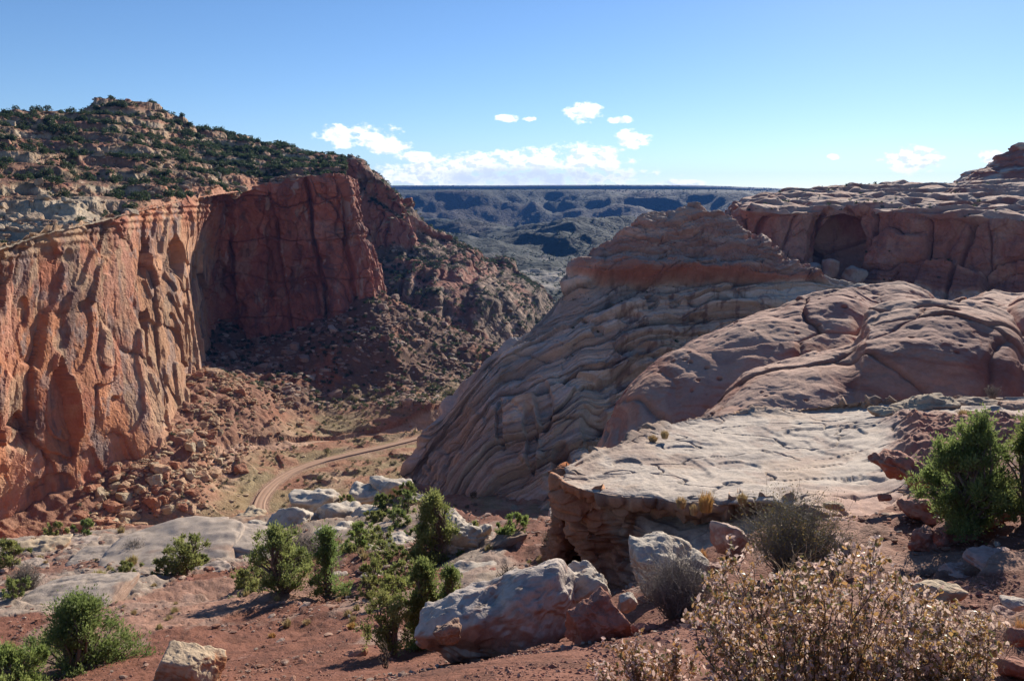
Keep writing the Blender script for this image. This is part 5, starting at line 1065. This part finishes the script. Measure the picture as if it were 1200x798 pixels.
def copper_bush(label, base, tips, seed, nl, parent=None):
    """many-stemmed bush with small glossy leaves clustered at the shoot tips"""
    r_ = np.random.default_rng(seed); b0 = un(*base); root = tag(empty('leafy_bush', b0), label, 'bush'); st = Bag(); C = []
    for (px, py, Y) in tips:
        e = un(px, py, Y) - b0; s0 = r_.normal(size=3) * [.18, .18, 0]; tr = wig(s0, e, 12, .055, r_); V, Fc = tube(tr, np.linspace(.012, .0028, 12), 5); st.add(V, Fc)
        for j in range(4, 12):
            for _ in range(2):
                q = tr[j] + (r_.normal(size=3) * .6 + [0, 0, .55]) * .13; V, Fc = tube(wig(tr[j], q, 5, .1, r_), np.linspace(.004, .0015, 5), 4); st.add(V, Fc); C.append(q); C.append(tr[j] * .4 + q * .6)
        C.append(e)
    mesh('stems', *st.out(), M_BARK, np.tile(np.array([.15, .115, .095]), (st.n, 1)), parent=root)
    C = np.array(C); per = max(1, nl // len(C)); n = per * len(C); p = C.repeat(per, 0) + r_.normal(size=(n, 3)) * .017
    ax = r_.normal(size=(n, 3)) * .8 + [0, 0, .8]; ax /= np.linalg.norm(ax, axis=1)[:, None]; bx = np.cross(ax, r_.normal(size=(n, 3))); bx /= np.linalg.norm(bx, axis=1)[:, None]; nz = np.cross(ax, bx); L = .023 * r_.uniform(.45, 1.5, (n, 1))
    V = np.stack([p - ax * L, p + bx * L * .5 + nz * L * .12 - ax * L * .2, p + bx * L * .42 + ax * L * .45 + nz * L * .1, p + ax * L, p - bx * L * .42 + ax * L * .45 + nz * L * .1, p - bx * L * .5 + nz * L * .12 - ax * L * .2], 1).reshape(-1, 3)
    i = np.arange(n)[:, None] * 6; t = r_.random((n, 1)); hg = sstep(p[:, 2] - p[:, 2].min(), .2, .9)[:, None]
    gr = np.array([.16, .15, .06]); br = np.array([.42, .25, .10]); pk = np.array([.68, .51, .43]); cl = r_.random((len(C), 1)).repeat(per, 0)
    c = np.where(t < .16, gr, np.where(t < .5, br, pk)) * (.8 + .4 * cl)
    mesh('leaves', V, [i + np.array([[0, 1, 2, 3]]), i + np.array([[0, 3, 4, 5]])], M_GLOSS, c.repeat(6, 0), False, parent=root)
r_ = np.random.default_rng(77)
def tipset(n, x0, x1, top, Y0, Y1):
    out = []
    for _ in range(n):
        x = r_.uniform(x0, x1); t = np.interp(x, *zip(*top)); y = t + (850 - t) * r_.random() ** 1.7; out.append((x, y, Y0 + (Y1 - Y0) * r_.random() * (1 - .4 * (y - t) / 200)))
    return out
copper_bush('big bush with glossy coppery and pinkish leaves filling the bottom right', (950, 905, 6.8), tipset(135, 812, 1120, [(800, 740), (835, 690), (868, 636), (900, 690), (940, 668), (985, 640), (1020, 632), (1050, 690), (1085, 700), (1120, 760)], 6.0, 7.6), 401, 38000)
copper_bush('thinner coppery leaved bush at right whose shoots spread apart, beside the red rubble', (1090, 900, 6.6), tipset(44, 1080, 1175, [(1060, 695), (1085, 720), (1120, 705), (1150, 712), (1170, 770)], 6.2, 7.2), 402, 12000)
copper_bush('small coppery leaved bush at the bottom edge, left of the big one', (752, 880, 7.2), tipset(38, 700, 815, [(695, 790), (722, 748), (742, 742), (765, 780), (800, 758), (818, 780)], 6.8, 7.6), 403, 12000)

# ================================================================== HAZE
def haze():
    P = [(-9500, -60, -900), (9500, -60, -900), (9500, 13000, -900), (-9500, 13000, -900)]; V = np.array(P + [(x, y, 420) for x, y, z in P], float)
    Fc = np.array([[0, 3, 2, 1], [4, 5, 6, 7], [0, 1, 5, 4], [1, 2, 6, 5], [2, 3, 7, 6], [3, 0, 4, 7]])
    m = bpy.data.materials.new('haze_air'); m.use_nodes = True; t = m.node_tree; t.nodes.clear(); o = t.nodes.new('ShaderNodeOutputMaterial'); p = t.nodes.new('ShaderNodeVolumePrincipled')
    p.inputs['Color'].default_value = (.10, .30, .85, 1); p.inputs['Density'].default_value = 3.8e-5; p.inputs['Anisotropy'].default_value = .1; t.links.new(p.outputs[0], o.inputs['Volume'])
    tag(mesh('haze', V, Fc, m, smooth=False), kind='stuff')
haze()
# ---------- pale blocks fallen below the arch alcove
for i, (a, c_, Y, w, h, lb) in enumerate(((928,318,452,22,16,'pale grey block leftmost in the rubble under the arch alcove'), (950,322,450,24,26,'grey white block left of the arch alcove foot'), (972,318,450,28,30,'tall pale block directly under the arch alcove'), (1000,326,446,32,28,'big rounded pale block under the right foot of the arch'), (962,336,440,18,14,'small pale block low in the rubble under the arch'), (985,338,438,20,12,'low pale block in front of the rubble under the arch'), (915,328,446,18,12,'flat pinkish block at the left end of the rubble under the arch'))):
    rock(lb, a, c_, Y, w, h, .8, (0, i * 23 % 30 - 15, i * 40), 501 + i, ([.33, .26, .22], [.28, .17, .13]), sub=4, rough=.07, planes=8, sharp=26, name='fallen_block', cat='boulder')
# ---------- more slabs, bushes and tufts on the terrace
for i, (a, c_, w, h, ry, lb) in enumerate(((150, 690, 60, 8, 3, 'thin pinkish slab on the terrace right of the long whitish slab'), (250, 668, 54, 9, -3, 'thin broken slab right of the forked juniper'), (268, 655, 70, 12, 4, 'stepped pale slab under the thick pale slab'), (186, 706, 36, 6, 0, 'small flat slab in the shadow below the forked juniper'), (320, 650, 60, 14, -5, 'cracked pale slab in front of the pale boulder cluster'), (440, 676, 40, 12, 8, 'flat pale rock in the thicket'), (395, 676, 34, 12, 0, 'pale rock right behind the slender pinyon foot'), (90, 640, 56, 10, 2, 'low tan ledge rock right of the rounded tan boulder'), (240, 616, 60, 10, 0, 'thin tan ledge slab at the terrace rim'), (30, 668, 70, 9, -3, 'thin tan slab at the left border'), (640, 690, 60, 10, -4, 'thin pale slab on the red soil right of the dead shrub'), (690, 600, 50, 12, 0, 'pale rock ledge left of the overhang'), (655, 606, 34, 10, 6, 'pinkish flat rock behind the brown shrub'))):
    q = hit(a, c_, 20); rock(lb, a, c_, q[1], w, h, 1.0, (2, ry, i * 31 % 40), 601 + i, ([.42, .33, .27], [.33, .2, .15]), sub=5, rough=.06, planes=8, boxy=.9, sharp=26, name='flat_rock', cat='flat rock')
for i, (a, c_, w, h, ry, lb) in enumerate(((1010, 640, 90, 12, 3, 'flat pink rock shelf below the red soil right of the wide bush'), (980, 618, 60, 10, -4, 'thin pinkish shelf right of the wide grey green bush'), (1050, 668, 70, 14, 3, 'pale pink shelf below the upright red stub'), (1165, 655, 80, 16, -3, 'grey pink shelf in the juniper shade at right'), (1130, 672, 60, 12, 5, 'thin pinkish shelf above the rounded tan boulder'), (1180, 726, 50, 12, -4, 'flat pinkish rock in the red rubble at the right border'), (880, 600, 40, 8, 3, 'thin pale stone on the red soil behind the wide grey green bush'), (900, 618, 36, 8, 0, 'small pinkish slab half behind the wide grey green bush'), (842, 668, 40, 20, 12, 'red block left of the wide grey green bush'), (760, 705, 30, 12, 0, 'small red rock at the foot of the bare grey bush'))):
    q = hit(a, c_, 7); rock(lb, a, c_, q[1], w, h, 1.0, (2, ry, i * 31 % 40), 631 + i, ([.42, .27, .22], [.32, .15, .11]), sub=5, rough=.07, planes=8, boxy=.9, sharp=26, name='flat_rock', cat='flat rock')
r_ = np.random.default_rng(91)
for i in range(60):
    q = hit(r_.uniform(0, 700), r_.uniform(625, 740)); px_, py_ = proj(q[None]); hp = r_.uniform(6, 13)
    o = grass('small dry grass tuft scattered over the near terrace', float(px_[0]), float(py_[0]), q[1], hp, hp * 1.3, 700 + i, ([.36, .28, .13], [.48, .38, .2]), 90); o['group'] = 'small dry tufts on the terrace'
XB = [(300,690,50,30,50,'grey olive bush left of the gnarled juniper trunk',OLIV), (412,668,58,30,34,'bushy olive shrub between the slender pinyon and the thicket',OLIV), (448,668,54,34,40,'broad olive shrub in the thicket, its right half in shade',OLIV), (424,634,70,22,32,'rounded green bush at the upper edge of the thicket',YEL), (456,705,36,30,40,'yellow green bush below the thicket, beside the column-shaped juniper',YEL), (540,668,48,22,30,'dark green bush beside the low pale slab',DEEP), (478,582,98,16,24,'dark green bush touching the left toe of the dome',DEEP), (440,612,90,14,24,'green bush behind the right end of the pale boulder cluster',OLIV), (236,664,64,14,24,'low green scrub right of the forked juniper',OLIV), (362,676,56,20,30,'low olive scrub between the gnarled juniper and the slender pinyon',OLIV)]
for i, (a, c_, Y, h, w, lb, cl) in enumerate(XB): tree('green_bush', lb, a, c_, Y, h, w, 180 + i, 'round', 0, .02, 3200, Y * .0018, cl, 3, cat='bush', clumps=34)
